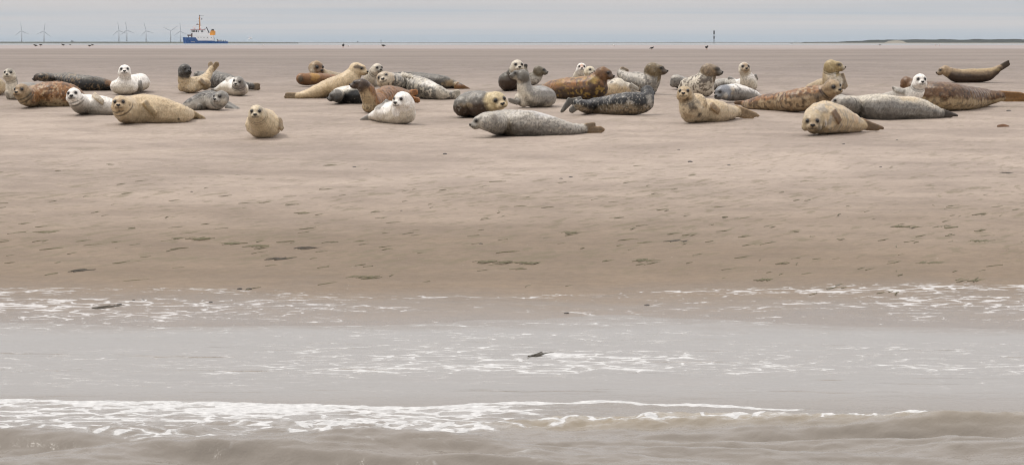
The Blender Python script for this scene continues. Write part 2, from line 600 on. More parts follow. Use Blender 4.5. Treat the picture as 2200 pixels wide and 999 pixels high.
def catmull(P, per=6):
    P = np.asarray(P, float)
    if len(P) < 3:
        ts = np.linspace(0, 1, per * 2)
        return P[0] + (P[-1] - P[0]) * ts[:, None]
    Q = np.vstack([2 * P[0] - P[1], P, 2 * P[-1] - P[-2]])
    out = []
    for i in range(1, len(Q) - 2):
        p0, p1, p2, p3 = Q[i - 1], Q[i], Q[i + 1], Q[i + 2]
        for k in range(per):
            t = k / per
            out.append(.5 * ((2 * p1) + (-p0 + p2) * t + (2 * p0 - 5 * p1 + 4 * p2 - p3) * t * t + (-p0 + 3 * p1 - 3 * p2 + p3) * t ** 3))
    out.append(P[-1])
    out = np.array(out)
    out[:, 3] = np.maximum(out[:, 3], .012)
    return out


SEALS = []


def seal(label, base, chain, head=None, hind=(), fore=(), blobs=(), back='grey', belly='pale', backdir=(0, .2, 1), edge=(-.15, .45),
         mottle=.25, spots=None, lights=None, headcol=None, face=None, eyes=.5, ring=.75, flip=None, folds=.5, patches=(), grow=1.0, fingers=5):
    SEALS.append(dict(locals()))


def build_seal(S, idx):
    x0, yb = S['base']
    D0 = dist(x0, yb)
    st, px = [], []
    for c in S['chain']:
        x, y, r = c[:3]
        if len(c) > 3: d = D0 + c[3]
        else: d = float(np.clip(dist(x, y + .90 * r), D0 - 1.2, D0 + 1.2))
        st.append([*at(x, y, d), r * d / F * S['grow']]); px.append((x, y, r, d))
    st = np.array(st)
    spine = catmull(st, 6)
    if S['head'] is not None: spine[0, 3] *= .9
    PX = np.array(px)

    SPX = np.stack([1100 + spine[:, 0] * F / spine[:, 1], HORIZON + (CAM_H - spine[:, 2]) * F / spine[:, 1], spine[:, 3] * F / spine[:, 1]], 1)

    def skin_depth(x, y):
        """depth of the seal's near side where a flipper lies against it"""
        o = np.hypot(SPX[:, 0] - x, SPX[:, 1] - y) / SPX[:, 2]
        fr = spine[:, 1] - spine[:, 3] * np.sqrt(np.clip(1 - o ** 2, 0, 1))
        return float(fr[o < 1].min()) if (o < 1).any() else float(spine[np.argmin(o), 1])

    V, Fc, off = [], [], 0

    def put(ev, ef):
        nonlocal off
        V.append(ev); Fc.append(ef + off); off += len(ev)

    for s in spine: put(ICO_V * s[3] + s[:3], ICO_F)
    bl = []
    for x, y, r, dd, *xs in S['blobs']:
        d = D0 + dd
        p = at(x, y, d); bl.append([*p, r * d / F]); put(ICO_V * (r * d / F) * np.array([xs[0] if xs else 1, 1, 1]) + p, ICO_F)
    # flippers: five toes each, fanned, the web closes between them
    fl = []
    toes = []
    for kind, lst in (('hind', S['hind']), ('fore', S['fore'])):
        for q in lst:
            (xa, ya, *da), (xb, yb_, *db), w0, w1 = q[:4]
            if kind == 'hind':
                dl = PX[-1, 3]
                d0 = dl + (da[0] if da else 0); d1 = dl + (db[0] if db else 0)
            else:
                d0 = D0 + da[0] if da else skin_depth(xa, ya)
                d1 = D0 + db[0] if db else skin_depth(xb, yb_)
            a, b = at(xa, ya, d0), at(xb, yb_, d1)
            ax = b - a
            pr = np.array([-ax[2], 0, ax[0]]); pr /= np.linalg.norm(pr) + 1e-9
            W0, W1 = w0 * d0 / F, w1 * d1 / F
            n = S['fingers']
            for k in range(n):
                g = (k / (n - 1) - .5) * 2
                ln = (1 - .13 * g * g - .06 * ((k * 7 + len(toes) * 3) % 5) / 4) if kind == 'hind' else (1 - .13 * (g * .5 + .5))
                pa, pb = a + pr * g * W0 * .36, a + ax * ln + pr * g * W1 * .33
                ra, rb = max(W0 * .19, .021), max(W1 * .13, .017)
                tl = []
                m_ = max(9, int(np.linalg.norm(pb - pa) / .014))
                for i in range(m_):
                    tt = i / (m_ - 1)
                    pt = pa + (pb - pa) * tt
                    if kind == 'fore' and not da:
                        qx, qy = 1100 + pt[0] * F / pt[1], HORIZON + (CAM_H - pt[2]) * F / pt[1]
                        pt = at(qx, qy, skin_depth(qx, qy) - .006 - .026 * tt)
                    rr = ra + (rb - ra) * tt
                    tl.append([*pt, rr])
                fl += tl; toes.append(tl)
    for s in fl: put(ICS_V * s[3] + np.array(s[:3]), ICS_F)
    # head
    hd = None
    if S['head'] is not None:
        h = S['head']
        HRp, yaw, pit, rol = h[0], R(h[1]), R(h[2]), R(h[3] if len(h) > 3 else 0)
        sn = h[4] if len(h) > 4 else 1.0
        hc = st[0, :3].copy(); HR = HRp * PX[0, 3] / F
        f = np.array([math.sin(yaw) * math.cos(pit), -math.cos(yaw) * math.cos(pit), math.sin(pit)])
        s_ = np.cross(f, [0, 0, 1]); s_ /= np.linalg.norm(s_)
        u = np.cross(s_, f)
        s2 = s_ * math.cos(rol) + u * math.sin(rol); u2 = u * math.cos(rol) - s_ * math.sin(rol)
        # frame rows: f, side, up
        Fm = np.array([f, s2, u2])
        hd = (hc, HR, Fm, sn)

        def ell(cf, cs, cu, rf, rs, ru):
            ctr = np.array([cf * sn if cf > .3 else cf, cs, cu]) * HR
            loc = ICO_V * (np.array([rf * (sn if cf > .3 else 1), rs, ru]) * HR) + ctr
            put(loc @ Fm + hc, ICO_F)
        ell(0, 0, .02, 1.02, .98, .96)
        ell(-.25, 0, -.05, .95, .92, .92)
        ell(.40, 0, .20, .66, .74, .56)
        ell(.72, 0, -.22, .62, .56, .46)
        for q in (-1, 1): ell(.98, q * .24, -.34, .36, .34, .31)
        ell(1.10, 0, -.16, .30, .25, .24)
        ell(.80, 0, -.56, .40, .36, .26)
        for q in (-1, 1): ell(.10, q * .62, -.40, .50, .42, .48)
    V = np.vstack(V); Fc = np.vstack(Fc)
    org = np.array([st[:, 0].mean(), st[:, 1].mean(), 0.0]); org[2] = float(ground(org[0], org[1]))
    lift = org[2] - float(prof(org[1])) - .004            # the sand rises and dips a little here
    V[:, 2] += lift; spine[:, 2] += lift
    if hd is not None: hd[0][2] += lift
    fl = [[q[0], q[1], q[2] + lift, q[3]] for q in fl]
    toes = [[[q[0], q[1], q[2] + lift, q[3]] for q in tl] for tl in toes]
    me = mesh_from("seal_raw", V - org, Fc)
    S.update(me=me, org=org, spine=spine, bl=bl, fl=np.array(fl) if fl else None, toes=toes, hd=hd, D0=D0, PX=PX)


_raw = []
def finish_seals():
    for i, S in enumerate(SEALS):
        build_seal(S, i)
        o = bpy.data.objects.new("raw", S['me']); COL.objects.link(o)
        md = o.modifiers.new("r", 'REMESH'); md.mode = 'VOXEL'; md.voxel_size = .0105; md.use_smooth_shade = True
        sm = o.modifiers.new("s", 'SMOOTH'); sm.factor = .5; sm.iterations = 4
        _raw.append(o)
    dg = bpy.context.evaluated_depsgraph_get()
    for i, S in enumerate(SEALS):
        o = _raw[i]
        me = bpy.data.meshes.new_from_object(o.evaluated_get(dg))
        old = o.data
        bpy.data.objects.remove(o); bpy.data.meshes.remove(old)
        me.name = "seal_body"
        me.materials.clear(); me.materials.append(FUR)
        dress(S, me, i)


def dress(S, me, i):
    org = S['org']; n = len(me.vertices)
    v = np.empty(n * 3, dtype=np.float32); me.vertices.foreach_get('co', v); v = v.reshape(-1, 3).astype(float)
    W = v + org
    # the weight of the body flattens it against the sand
    g = ground(W[:, 0], W[:, 1]) - .006
    low = W[:, 2] < g
    W[low, 2] = g[low]
    spine = S['spine']
    ds = np.full(n, 1e9); near = np.zeros(n, int)
    for k, s in enumerate(spine):
        dd = ((W - s[:3]) ** 2).sum(1)
        dd = np.sqrt(dd) - s[3]
        b = dd < ds
        ds[b] = dd[b]; near[b] = k
    rel = W - spine[near, :3]
    rel /= np.linalg.norm(rel, axis=1)[:, None] + 1e-9
    bd = np.array([S['backdir'][0], S['backdir'][1], S['backdir'][2]], float); bd /= np.linalg.norm(bd)
    L = W - np.array([org[0], org[1], org[2]]) + i * 3.7
    n1 = fbm(L[:, 0] * 9, L[:, 1] * 9, L[:, 2] * 9, seed=i, octv=3)
    n2 = fbm(L[:, 0] * 26, L[:, 1] * 26, L[:, 2] * 26, seed=i + 50, octv=3, gain=.6)
    dor = rel @ bd + (n1 - .5) * .9
    w = sstep(S['edge'][0], S['edge'][1], dor)[:, None]
    c = col(S['belly']) * (1 - w) + col(S['back']) * w  # dark bellies are partly coat, partly underside shade painted in
    hd = S['hd']
    headw = np.zeros(n)
    if hd is not None:
        hc, HR, Fm, sn = hd
        H = ((W - hc) @ Fm.T) / HR
        H[:, 0] = np.where(H[:, 0] > .3, H[:, 0] / sn, H[:, 0])
        hr = np.linalg.norm(W - hc, axis=1) / HR
        headw = 1 - sstep(1.12, 1.5, hr + (n1 - .5) * .5 - np.where(H[:, 0] > .5, .6, 0))
        if S['headcol'] is not None: c = c * (1 - headw[:, None]) + col(S['headcol']) * headw[:, None]
    # clouding and grime of the coat
    c = c * (1 + (n1 - .5)[:, None] * 2 * S['mottle'])
    if S['spots']:
        sc, dens, amt = S['spots'][:3]
        k = S['spots'][3] * 1.9 if len(S['spots']) > 3 else 52
        sn_ = fbm(L[:, 0] * k, L[:, 1] * k, L[:, 2] * k, seed=i + 90, octv=2, gain=.5) + (n1 - .5) * .45
        m = sstep(.625 - dens, .685 - dens, sn_) * amt * (1 - .55 * headw)
        c = c * (1 - m[:, None]) + col(sc) * m[:, None]
    if S['lights']:
        sc, dens, amt = S['lights'][:3]
        k = S['lights'][3] * 1.9 if len(S['lights']) > 3 else 46
        sn_ = fbm(L[:, 0] * k + 40, L[:, 1] * k, L[:, 2] * k, seed=i + 130, octv=2, gain=.5) + (.5 - n1) * .3
        m = sstep(.635 - dens, .70 - dens, sn_) * amt * (1 - .7 * headw)
        c = c * (1 - m[:, None]) + col(sc) * m[:, None]
    # patches sit where they are on the coat: nearest skin point seen from the shore side
    if S['patches']:
        ry = np.stack([1100 + W[:, 0] * F / W[:, 1], HORIZON + (CAM_H - W[:, 2]) * F / W[:, 1]], 1)
        for q in S['patches']:
            px_, py_, rp, pc, amt = q[:5]
            stretch = q[5] if len(q) > 5 else (1.0, 1.0)
            e = np.hypot(ry[:, 0] - px_, ry[:, 1] - py_)
            cand = np.where(e < max(e.min() + 1.5, 2.5))[0]
            a = cand[np.argmin(W[cand, 1])]
            r = rp * W[a, 1] / F
            dv = (W - W[a]) / r
            dv[:, 0] /= stretch[0]; dv[:, 2] /= stretch[1]
            m = (1 - sstep(.35, 1.25, np.linalg.norm(dv, axis=1) + (n2 - .5) * 1.5 + (n1 - .5) * .8)) * amt
            c = c * (1 - m[:, None]) + col(pc) * m[:, None]
    if S['fl'] is not None:
        df = np.full(n, 1e9)
        for s in S['fl']: df = np.minimum(df, np.sqrt(((W - s[:3]) ** 2).sum(1)) - s[3])
        fm = sstep(-.012, .02, ds - df) * sstep(-.004, .014, ds)
        fc = col(S['flip']) if S['flip'] is not None else c.mean(0) * .72
        fm = (fm * .85)[:, None]
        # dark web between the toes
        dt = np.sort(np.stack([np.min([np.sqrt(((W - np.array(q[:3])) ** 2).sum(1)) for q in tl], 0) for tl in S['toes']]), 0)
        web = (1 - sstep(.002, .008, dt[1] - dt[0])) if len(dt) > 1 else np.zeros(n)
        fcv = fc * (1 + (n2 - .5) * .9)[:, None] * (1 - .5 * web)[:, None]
        c = c * (1 - fm) + fcv * fm
    if hd is not None:
        if S['face'] is not None:
            fcol, famt = S['face'][:2]
            fpos = S['face'][2] if len(S['face']) > 2 else .62
            m = sstep(fpos, fpos + .45, H[:, 0] + (n2 - .5) * .5) * (hr < 2.2) * famt
            c = c * (1 - m[:, None]) + col(fcol) * m[:, None]
        dark = np.array((.03, .025, .02))
        for q in (-1, 1):
            de = np.linalg.norm((H - np.array([.80, q * .47, .22])) * np.array([.7, 1, 1]), axis=1)
            m = (1 - sstep(.15, .40, de)) * S['ring']
            c = c * (1 - m[:, None]) + dark * m[:, None]
        um = -.50 + .55 * H[:, 1] ** 2
        m = (1 - sstep(.03, .11, np.abs(H[:, 2] - um))) * (np.abs(H[:, 1]) < .46) * (H[:, 0] > .62) * .62 * (hr < 2)
        c = c * (1 - m[:, None]) + dark * m[:, None]
        # philtrum
        m = (1 - sstep(.02, .08, np.abs(H[:, 1]))) * (H[:, 0] > 1.05) * sstep(-.55, -.45, H[:, 2]) * sstep(-.1, -.2, H[:, 2]) * .6
        c = c * (1 - m[:, None]) + dark * m[:, None]
        # skin folds round the neck: real creases, their shade also painted into the coat
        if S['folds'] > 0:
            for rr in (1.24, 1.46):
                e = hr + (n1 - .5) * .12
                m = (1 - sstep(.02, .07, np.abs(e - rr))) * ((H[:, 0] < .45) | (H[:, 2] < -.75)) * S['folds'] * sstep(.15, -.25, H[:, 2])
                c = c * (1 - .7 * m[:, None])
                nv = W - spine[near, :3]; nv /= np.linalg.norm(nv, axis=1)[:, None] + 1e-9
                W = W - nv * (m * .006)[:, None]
    W = W + rel * ((n1 - .5) * .022 * sstep(.0, .05, W[:, 2] - g))[:, None]
    c = np.clip(c, .012, .85)
    me.vertices.foreach_set('co', (W - org).astype(np.float32).ravel())
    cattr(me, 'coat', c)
    me.update()
    root = empty("seal", org, S['label'], "seal", "seals hauled out on the sandbank")
    body = link("body", me, None, root)
    tops = [root]
    if hd is not None:
        hc, HR, Fm, sn = hd
        rot = Matrix([[Fm[j][k] for j in range(3)] for k in range(3)]).to_4x4()
        es = S['eyes']
        if es:
            for q in (-1, 1):
                e = link("eye", EYE_ME, None, root)
                p = hc + (np.array([.80 * (1 + (sn - 1) * .8), q * .45, .23]) * HR) @ Fm - org
                e.matrix_local = Matrix.Translation(p) @ rot @ Matrix.Diagonal((.16 * HR, .21 * HR * es * 2, .195 * HR * es * 2, 1))
        e = link("nose", NOSE_ME, None, root)
        p = hc + (np.array([1.33 * sn, 0, -.14]) * HR) @ Fm - org
        e.matrix_local = Matrix.Translation(p) @ rot @ Matrix.Diagonal((.14 * HR, .24 * HR, .20 * HR, 1))


# ---- left group
seal("cream seal cut off by the left edge of the picture, only its rounded body showing", (-15, 209),
     [(-95, 192, 14), (-75, 190, 17), (-50, 187, 20), (-25, 187, 21), (-8, 187, 20), (2, 189, 12)], head=None, back='sandy', belly='cream', mottle=.15)
seal("pale seal sitting upright at far left with dark cap and slim neck", (26, 213),
     [(20, 157, 14, -.02), (25, 173, 13.5, .03), (27, 190, 16, .05), (34, 197, 17, .12), (56, 193, 19, .4), (80, 196, 17, .7), (96, 200, 9, .9)],
     head=(14, -10, 6, 0, .9), fore=[((14, 196), (20, 212), 8, 10)], back='grey', belly='pale', backdir=(.5, .9, .5), headcol='pale', mottle=.15,
     patches=[(26, 146, 9, 'dgrey', .6), (18, 152, 4, 'dgrey', .5)], folds=.8)
seal("orange brown mottled seal lying at left in front of a dark one, facing left", (100, 229),
     [(47, 193, 17, -.12), (56, 204, 21, -.05), (75, 203, 25), (105, 200, 29), (138, 201, 28), (160, 206, 22), (178, 212, 13), (190, 216, 8)],
     head=(17.5, -24, 2, 0), hind=[((186, 215), (208, 222), 9, 13)], back='orange', belly='sandy', edge=(-.75, -.05), backdir=(.2, 0, 1), mottle=.35,
     spots=('dbrown', .09, .65, 18), headcol='tan', face=('tan', .6), lights=('cream', .05, .5), patches=[(68, 208, 13, 'olive', .6), (40, 215, 14, 'sandy', .7)], flip='brown', folds=.9)
seal("pale grey seal between the orange and the big cream one, tan flipper on its side", (195, 249),
     [(158, 203, 16, -.1), (165, 216, 19, -.03), (180, 224, 23), (205, 225, 23), (232, 228, 20), (252, 233, 13), (262, 236, 8)],
     head=(17, -6, 3, -4), hind=[((258, 235), (280, 243), 8, 12)], fore=[((201, 202), (222, 220), 11, 10)], back='white', belly='lgrey', edge=(-.6, .5),
     headcol='white', face=('dgrey', .85, .95), mottle=.16, spots=('grey', .03, .4), flip='sandy', folds=.9)
seal("big cream seal at left with a dark ringed neck, flipper across its side", (300, 271),
     [(258, 225, 18.5, -.1), (266, 236, 26, -.03), (278, 240, 31), (308, 237, 33), (340, 239, 31), (370, 244, 25), (392, 248, 20), (405, 249, 13)],
     head=(19, -3, 0, 0), hind=[((402, 240), (441, 258, .05), 12, 8), ((404, 250), (430, 260, .1), 10, 9)], fore=[((312, 222), (336, 252), 12, 14)],
     back='cream', belly=(.58, .485, .345), mottle=.12, headcol='cream', face=('tan', .5, .5), patches=[(275, 262, 14, 'dbrown', .22), (292, 262, 9, 'dbrown', .25), (386, 258, 2.6, 'black', .8), (364, 258, 2, 'dbrown', .4), (258, 214, 6, 'orange', .4)],
     flip=(.47, .37, .23), folds=1.0, spots=('brown', -.02, .35, 30))
seal("dark mottled seal lying flat behind the orange one, head drooping at left", (150, 197),
     [(84, 168, 10, -.05), (97, 169, 11, 0), (115, 175, 15), (145, 177, 19), (178, 181, 18), (208, 183, 16), (232, 186, 12), (243, 189, 9)],
     head=(10, -105, -12, 0, 1.2), hind=[((240, 188), (262, 193), 9, 12)], back='ash', belly='black', edge=(-.1, .75), mottle=.4, spots=('black', .08, .6),
     headcol='dbrown', face=('black', .5), eyes=0, lights=('tan', .03, .5), patches=[(236, 176, 12, 'orange', .7), (106, 160, 8, 'tan', .5)], flip='brown', folds=0)
seal("white seal sitting upright alone near the left, looking at the camera", (268, 203),
     [(267.5, 152, 13.5, -.08), (269, 168, 14.5, -.02), (267, 182, 20, .02), (280, 181, 21, .2), (303, 176, 19, .5), (308, 182, 11, .8)],
     head=(14.2, 5, 8, 0, .95), blobs=[(267, 185, 19, 0, 1.68)], fore=[((300, 174), (303, 196), 6, 8)], back='white', belly='pale', edge=(-.8, .2), mottle=.08, headcol='white',
     face=('lgrey', .5, 1.0), flip='grey', folds=.5)

# ---- second group
seal("cream bellied seal with a dark speckled head, tail flippers raised behind it", (410, 200),
     [(397, 150, 14, -.1), (396, 168, 14.5, -.05), (402, 182, 17, 0), (418, 181, 18, .05), (436, 174, 14, .2), (447, 160, 8.5, .35), (453, 148, 6.5, .4)],
     head=(14.5, 38, 2, 0, .95), hind=[((453, 150), (452, 134, .05), 7, 10), ((456, 150), (468, 134, -.03), 8, 13)], fore=[((430, 172), (445, 186), 7, 7)],
     blobs=[(410, 188, 12, -.05), (392, 186, 11, 0), (440, 180, 14, .1)], back='cream', belly='cream', mottle=.12, headcol='dgrey', face=('black', .75), lights=('lgrey', -.02, .5), spots=('dbrown', -.02, .5, 34), flip='tan',
     patches=[(450, 140, 7, 'dbrown', .8)], folds=.3)
seal("dark grey speckled seal lying behind the tail raiser and the grey faced white one", (480, 196),
     [(424, 164, 9), (436, 170, 15), (462, 173, 19.5), (492, 179, 17), (520, 185, 11), (538, 187, 8)],
     head=None, hind=[((536, 186), (557, 184), 8, 7), ((536, 189), (558, 192), 8, 8)], back='ash', belly='dgrey', mottle=.3, spots=('black', .06, .6), lights=('lgrey', 0, .5), flip='tan')
seal("white seal with a grey face curled towards the camera behind the small grey one", (512, 205),
     [(512, 175, 13, -.12), (514, 187, 17, -.04), (508, 187, 18, .1), (492, 186, 18, .35), (478, 189, 12, .6), (468, 192, 7, .8)],
     head=(13.5, -14, -4, 10), blobs=[(520, 190, 14.5, .0), (502, 178, 14, .25)], hind=[((470, 191), (454, 194), 7, 9)], fore=[((496, 166), (486, 170), 6, 7)], back='white', belly='pale', mottle=.1, headcol='grey', face=('lgrey', .5, .7),
     patches=[(527, 195, 12, (.34, .29, .28), .6), (500, 176, 10, 'white', .8)], flip='lgrey', folds=1.0)
seal("small grey seal with dark back curled round, looking left from its right end", (445, 239),
     [(475, 210, 15.5, -.1), (470, 218, 18, -.05), (452, 216, 22), (428, 219, 19.5), (408, 226, 13), (397, 230, 8)],
     head=(16.5, -38, -2, 0, .95), hind=[((488, 222, .55), (516, 237, .15), 9, 7), ((486, 228, .45), (505, 237, .2), 9, 8)], fore=[((430, 228), (427, 238), 7, 7)], back='dgrey', belly='lgrey', edge=(.05, .6), mottle=.3,
     headcol='grey', face=('lgrey', .55, .7), lights=('lgrey', .02, .5), flip='ash', patches=[(474, 199, 9, 'ash', .6), (480, 222, 10, 'pale', .6)], folds=.4)
seal("round cream seal lying alone in front, facing the camera head on", (566, 298),
     [(551, 242, 17, -.2), (556, 252, 24, -.08), (566, 265, 32, .1), (572, 264, 30, .4), (578, 266, 23, .8), (582, 272, 12, 1.1)],
     head=(18, -4, -2, 0, .95), hind=[((582, 272), (586, 276, .3), 12, 16)], fore=[((600, 256, .08), (606, 278, .0), 6, 8)], blobs=[(566.5, 268, 30.5, .1, 1.35)], back='cream', belly=(.58, .49, .35), mottle=.09, headcol=(.58, .50, .37),
     face=('dgrey', .55, 1.0), ring=.7, patches=[(562, 232, 7, 'grey', .55), (540, 238, 5, 'grey', .4)], flip='tan', folds=.7)

# ---- centre left group
seal("brown faced seal with cream neck resting behind the big cream seal's back", (690, 180),
     [(679, 147, 16, -.1), (684, 156, 14, 0), (698, 163, 13, .15), (716, 165, 11, .35), (735, 167, 9, .6)],
     head=(16.5, 42, -8, 0, .95), back='sandy', belly='cream', mottle=.15, headcol='tan', face=('brown', .8, .4), lights=('pale', .0, .4), patches=[(684, 138, 8, 'dbrown', .45), (668, 150, 9, 'pale', .5)], folds=.9)
seal("rusty orange seal curled at left, turning its back, behind the big cream one", (668, 187),
     [(649, 170, 13.5, -.05), (660, 171, 14, 0), (680, 170, 13, .1), (702, 170, 12, .3), (722, 172, 9, .6)],
     head=None, back='orange', belly='brown', edge=(-.6, .3), mottle=.3, patches=[(645, 172, 8, 'black', .7), (641, 166, 7, 'olive', .6), (680, 162, 14, (.52, .33, .10), .6)])
seal("long cream seal stretched out with raised head looking right, bruised eye", (690, 212),
     [(766.5, 147, 16, 0), (758, 161, 18.5, 0), (741, 180, 26, 0), (708, 189, 22.5), (675, 198, 14.5), (652, 203, 9.5), (640, 205, 7)],
     head=(15.5, 64, -8, 0, 1.3), hind=[((642, 202), (613, 201), 8, 6), ((642, 206), (611, 207), 9, 9)], back='cream', belly='sandy', edge=(-.7, .2), mottle=.1, blobs=[(755, 190, 22, 0)], headcol='cream', face=('sandy', .5), patches=[(769, 143, 6, 'dbrown', .85, (1.6, .8))], flip='tan', folds=.2)
seal("pale seal head peering over, dark muzzled, right of the long cream one", (800, 190),
     [(810, 150, 12.5, 0), (802, 159, 13, .05), (795, 169, 14, .1), (797, 176, 15, .3), (808, 180, 13, .7), (820, 184, 9, 1.0)],
     head=(12.8, 34, 3, 0, .95), back='lgrey', belly='pale', headcol='pale', face=('ash', .7, .55), mottle=.15, folds=1.0)
seal("brown seal with beige throat raising its head to the left behind the white one", (795, 246),
     [(778, 183, 14, -.1), (788, 196, 17.5, -.05), (795, 214, 19, 0), (803, 224, 20, .1), (828, 210, 25, .6), (853, 208, 21, .9), (874, 209, 14, 1.1)],
     head=(14, -92, 4, 0, 1.45), blobs=[(792, 229, 15, 0), (815, 214, 22, .35)], hind=[((876, 203), (897, 199, .0), 11, 14), ((880, 213), (902, 218, -.1), 11, 14)], back='orange', belly='sandy', backdir=(.75, .2, .75), edge=(-.15, .35), mottle=.3,
     spots=('dbrown', .05, .6), headcol='dbrown', face=('black', .5, .9), lights=('tan', .02, .4), flip=(.40, .2, .08), patches=[(786, 195, 8, 'tan', .5), (790, 216, 15, 'sandy', .6)], folds=0, eyes=.4)
seal("white and black seal on its side, half hidden by the brown seal's chest", (745, 225),
     [(722, 206, 14, 0), (734, 204, 19), (755, 204, 21), (780, 205, 20), (800, 207, 15), (815, 210, 9)],
     head=(13.5, -78, -10, 0, 1.1), back='pale', belly='black', edge=(.10, .55), mottle=.3, headcol='ash', face=('dgrey', .8), spots=('black', .03, .5), lights=('lgrey', -.02, .5), eyes=0, folds=0, patches=[(735, 188, 16, 'white', .8, (1.8, .8)), (730, 217, 16, 'black', .7, (1.8, .7))])
seal("spotted grey seal lying on its back, tan face tilted, pale hind flippers right", (890, 215),
     [(826, 169, 15.5, -.1), (842, 174, 18, 0), (868, 182, 24), (902, 189, 25), (932, 197, 18.5), (955, 203, 12.5), (970, 205, 9)],
     head=(17.5, -10, 5, -20, .9), hind=[((968, 201), (988, 198), 10, 12), ((968, 207), (990, 207), 10, 14)], fore=[((864, 160), (886, 164), 8, 7)], back='lgrey', belly='ash', edge=(-.1, .8), mottle=.35,
     spots=('black', .05, .6, 20), lights=('pale', .06, .75, 18), headcol=(.5, .42, .32), face=('pale', .4), flip='pale', patches=[(952, 204, 13, 'pale', .6), (920, 176, 14, 'white', .7, (2.2, .7)), (905, 206, 15, 'dgrey', .6, (2.4, .7))], folds=1.0)
seal("dark grey seal with rust coloured rear lying behind the spotted grey one", (930, 197),
     [(850, 166, 9), (868, 168, 12), (895, 172, 15), (925, 177, 17), (952, 180, 15), (975, 184, 10), (988, 188, 7)],
     head=None, hind=[((982, 184), (1009, 195), 9, 5), ((978, 189), (1000, 195), 9, 6)], back='ash', belly='dgrey', mottle=.3, spots=('black', .05, .6), flip=(.30, .16, .04), patches=[(972, 178, 12, 'sandy', .7, (1.6, .8)), (985, 190, 12, 'orange', .8, (1.8, .8))])
seal("bright white seal in front with grey flipper, head turned to the left", (848, 269),
     [(865, 217, 19, -.15), (866, 230, 27, -.05), (862, 242, 28, 0), (848, 246, 25, .15), (828, 248, 20, .35), (808, 250, 12, .55), (798, 252, 7, .7)],
     head=(19.5, -38, -6, 0, 1.0), blobs=[(838, 244, 25, .22), (872, 246, 23, .05), (822, 243, 20, .3)], hind=[((806, 246), (775, 260), 11, 6), ((806, 254), (786, 261), 10, 8)], fore=[((832, 220), (815, 234), 9, 8)], back='white', belly=(.66, .61, .52), edge=(-.5, .3), mottle=.06, headcol='white',
     face=('lgrey', .7, 1.05), ring=.45, flip='grey', folds=0)

# ---- centre group
seal("dark seal with a round cream face lying behind the long grey one in front", (1015, 254),
     [(1067, 216, 20, -.15), (1052, 222, 26, -.05), (1032, 223, 30, 0), (1010, 224, 29), (997, 227, 24, .1), (988, 232, 14, .3)],
     head=(22, 27, -6, -12, .95), back='ash', belly='dbrown', edge=(-.35, .25), mottle=.22, headcol=(.56, .47, .30), face=('cream', .5), patches=[(1005, 227, 13, 'sandy', .5, (2.0, .45)), (1015, 243, 22, 'dbrown', .75, (1.6, .6)), (1040, 236, 14, 'dbrown', .7), (1010, 203, 16, 'lgrey', .5, (2.2, .6))], lights=('lgrey', .0, .4), folds=.6)
seal("long grey seal stretched across the front, head low at left, toes spread", (1130, 295),
     [(1040, 259, 20, .0), (1058, 261, 24, .0), (1080, 263, 29), (1115, 264, 30.5), (1155, 266, 28), (1195, 272, 21.5), (1225, 276, 16), (1250, 277, 11.5)],
     head=(19, -80, -8, 0, 1.25), hind=[((1250, 272), (1278, 264), 10, 8), ((1250, 278), (1297, 277), 13, 17)], back='lgrey', belly='grey', edge=(-.5, .5), mottle=.28, headcol='lgrey', face=('ash', .85, .8), spots=('dgrey', .06, .55, 30), lights=('pale', .0, .4),
     patches=[(1067, 252, 10, 'dbrown', .5), (1090, 283, 24, 'sandy', .3), (1120, 284, 24, 'dgrey', .45, (2, .6)), (1030, 252, 5, 'dgrey', .5), (1170, 243, 20, (.58, .57, .56), .7, (3.2, .6))], flip=(.30, .2, .1), folds=0, eyes=.5)
seal("grey seal with pale throat sitting upright in the centre, nose lifted left", (1150, 234),
     [(1121, 165, 14, -.05), (1125, 176, 15.5, 0), (1127, 192, 17.5, 0), (1136, 208, 22.5, .02), (1155, 209, 24, .1), (1172, 210, 23, .25), (1180, 216, 14, .5)],
     head=(14.5, -88, 14, 0, 1.4), blobs=[(1120, 214, 16, 0), (1125, 218, 15, 0)], fore=[((1112, 222, -.08), (1093, 216, -.12), 9, 9)], back='grey', belly='pale', backdir=(.9, .1, .45), edge=(-.15, .5), mottle=.2, headcol='ash', face=('dgrey', .6), lights=('lgrey', .0, .5),
     patches=[(1165, 226, 16, 'black', .8, (1.6, .7)), (1140, 222, 14, 'dgrey', .7), (1168, 190, 12, (.5, .49, .48), .7, (1.5, .7)), (1114, 190, 11, 'pale', .85, (.7, 2.2)), (1108, 172, 6, 'pale', .6), (1150, 190, 8, 'lgrey', .5)], flip='grey', folds=0)
seal("dark olive seal with a pale face and black nose, sitting behind the nose lifter", (1090, 199),
     [(1111, 145, 14, -.1), (1106, 157, 14.5, -.05), (1098, 171, 18, 0), (1090, 178, 21, .05), (1098, 181, 18, .4), (1106, 184, 12, .8)],
     head=(15, 18, 2, 0, .95), blobs=[(1104, 181, 16, .1)], back=(.12, .105, .08), belly='dbrown', mottle=.2, edge=(-.3, .4), headcol='pale', face=('pale', .3), patches=[(1085, 188, 16, 'dbrown', .6, (1.5, .7))], folds=1.0)
seal("greenish grey seal looking right with tail raised, behind the nose lifter", (1145, 186),
     [(1158, 154, 10.5, -.05), (1154, 165, 13, 0), (1146, 171, 14.5, 0), (1134, 170, 12, .1), (1128, 158, 7.5, .2), (1127, 152, 6, .2)],
     head=(11, 78, -4, 0, 1.35), hind=[((1127, 152), (1130, 141), 6, 8)], back='olive', belly='lgrey', edge=(-.3, .5), mottle=.3, headcol='olive', face=('dgrey', .6), spots=('dgrey', .03, .5), flip='black', folds=0, eyes=.4)
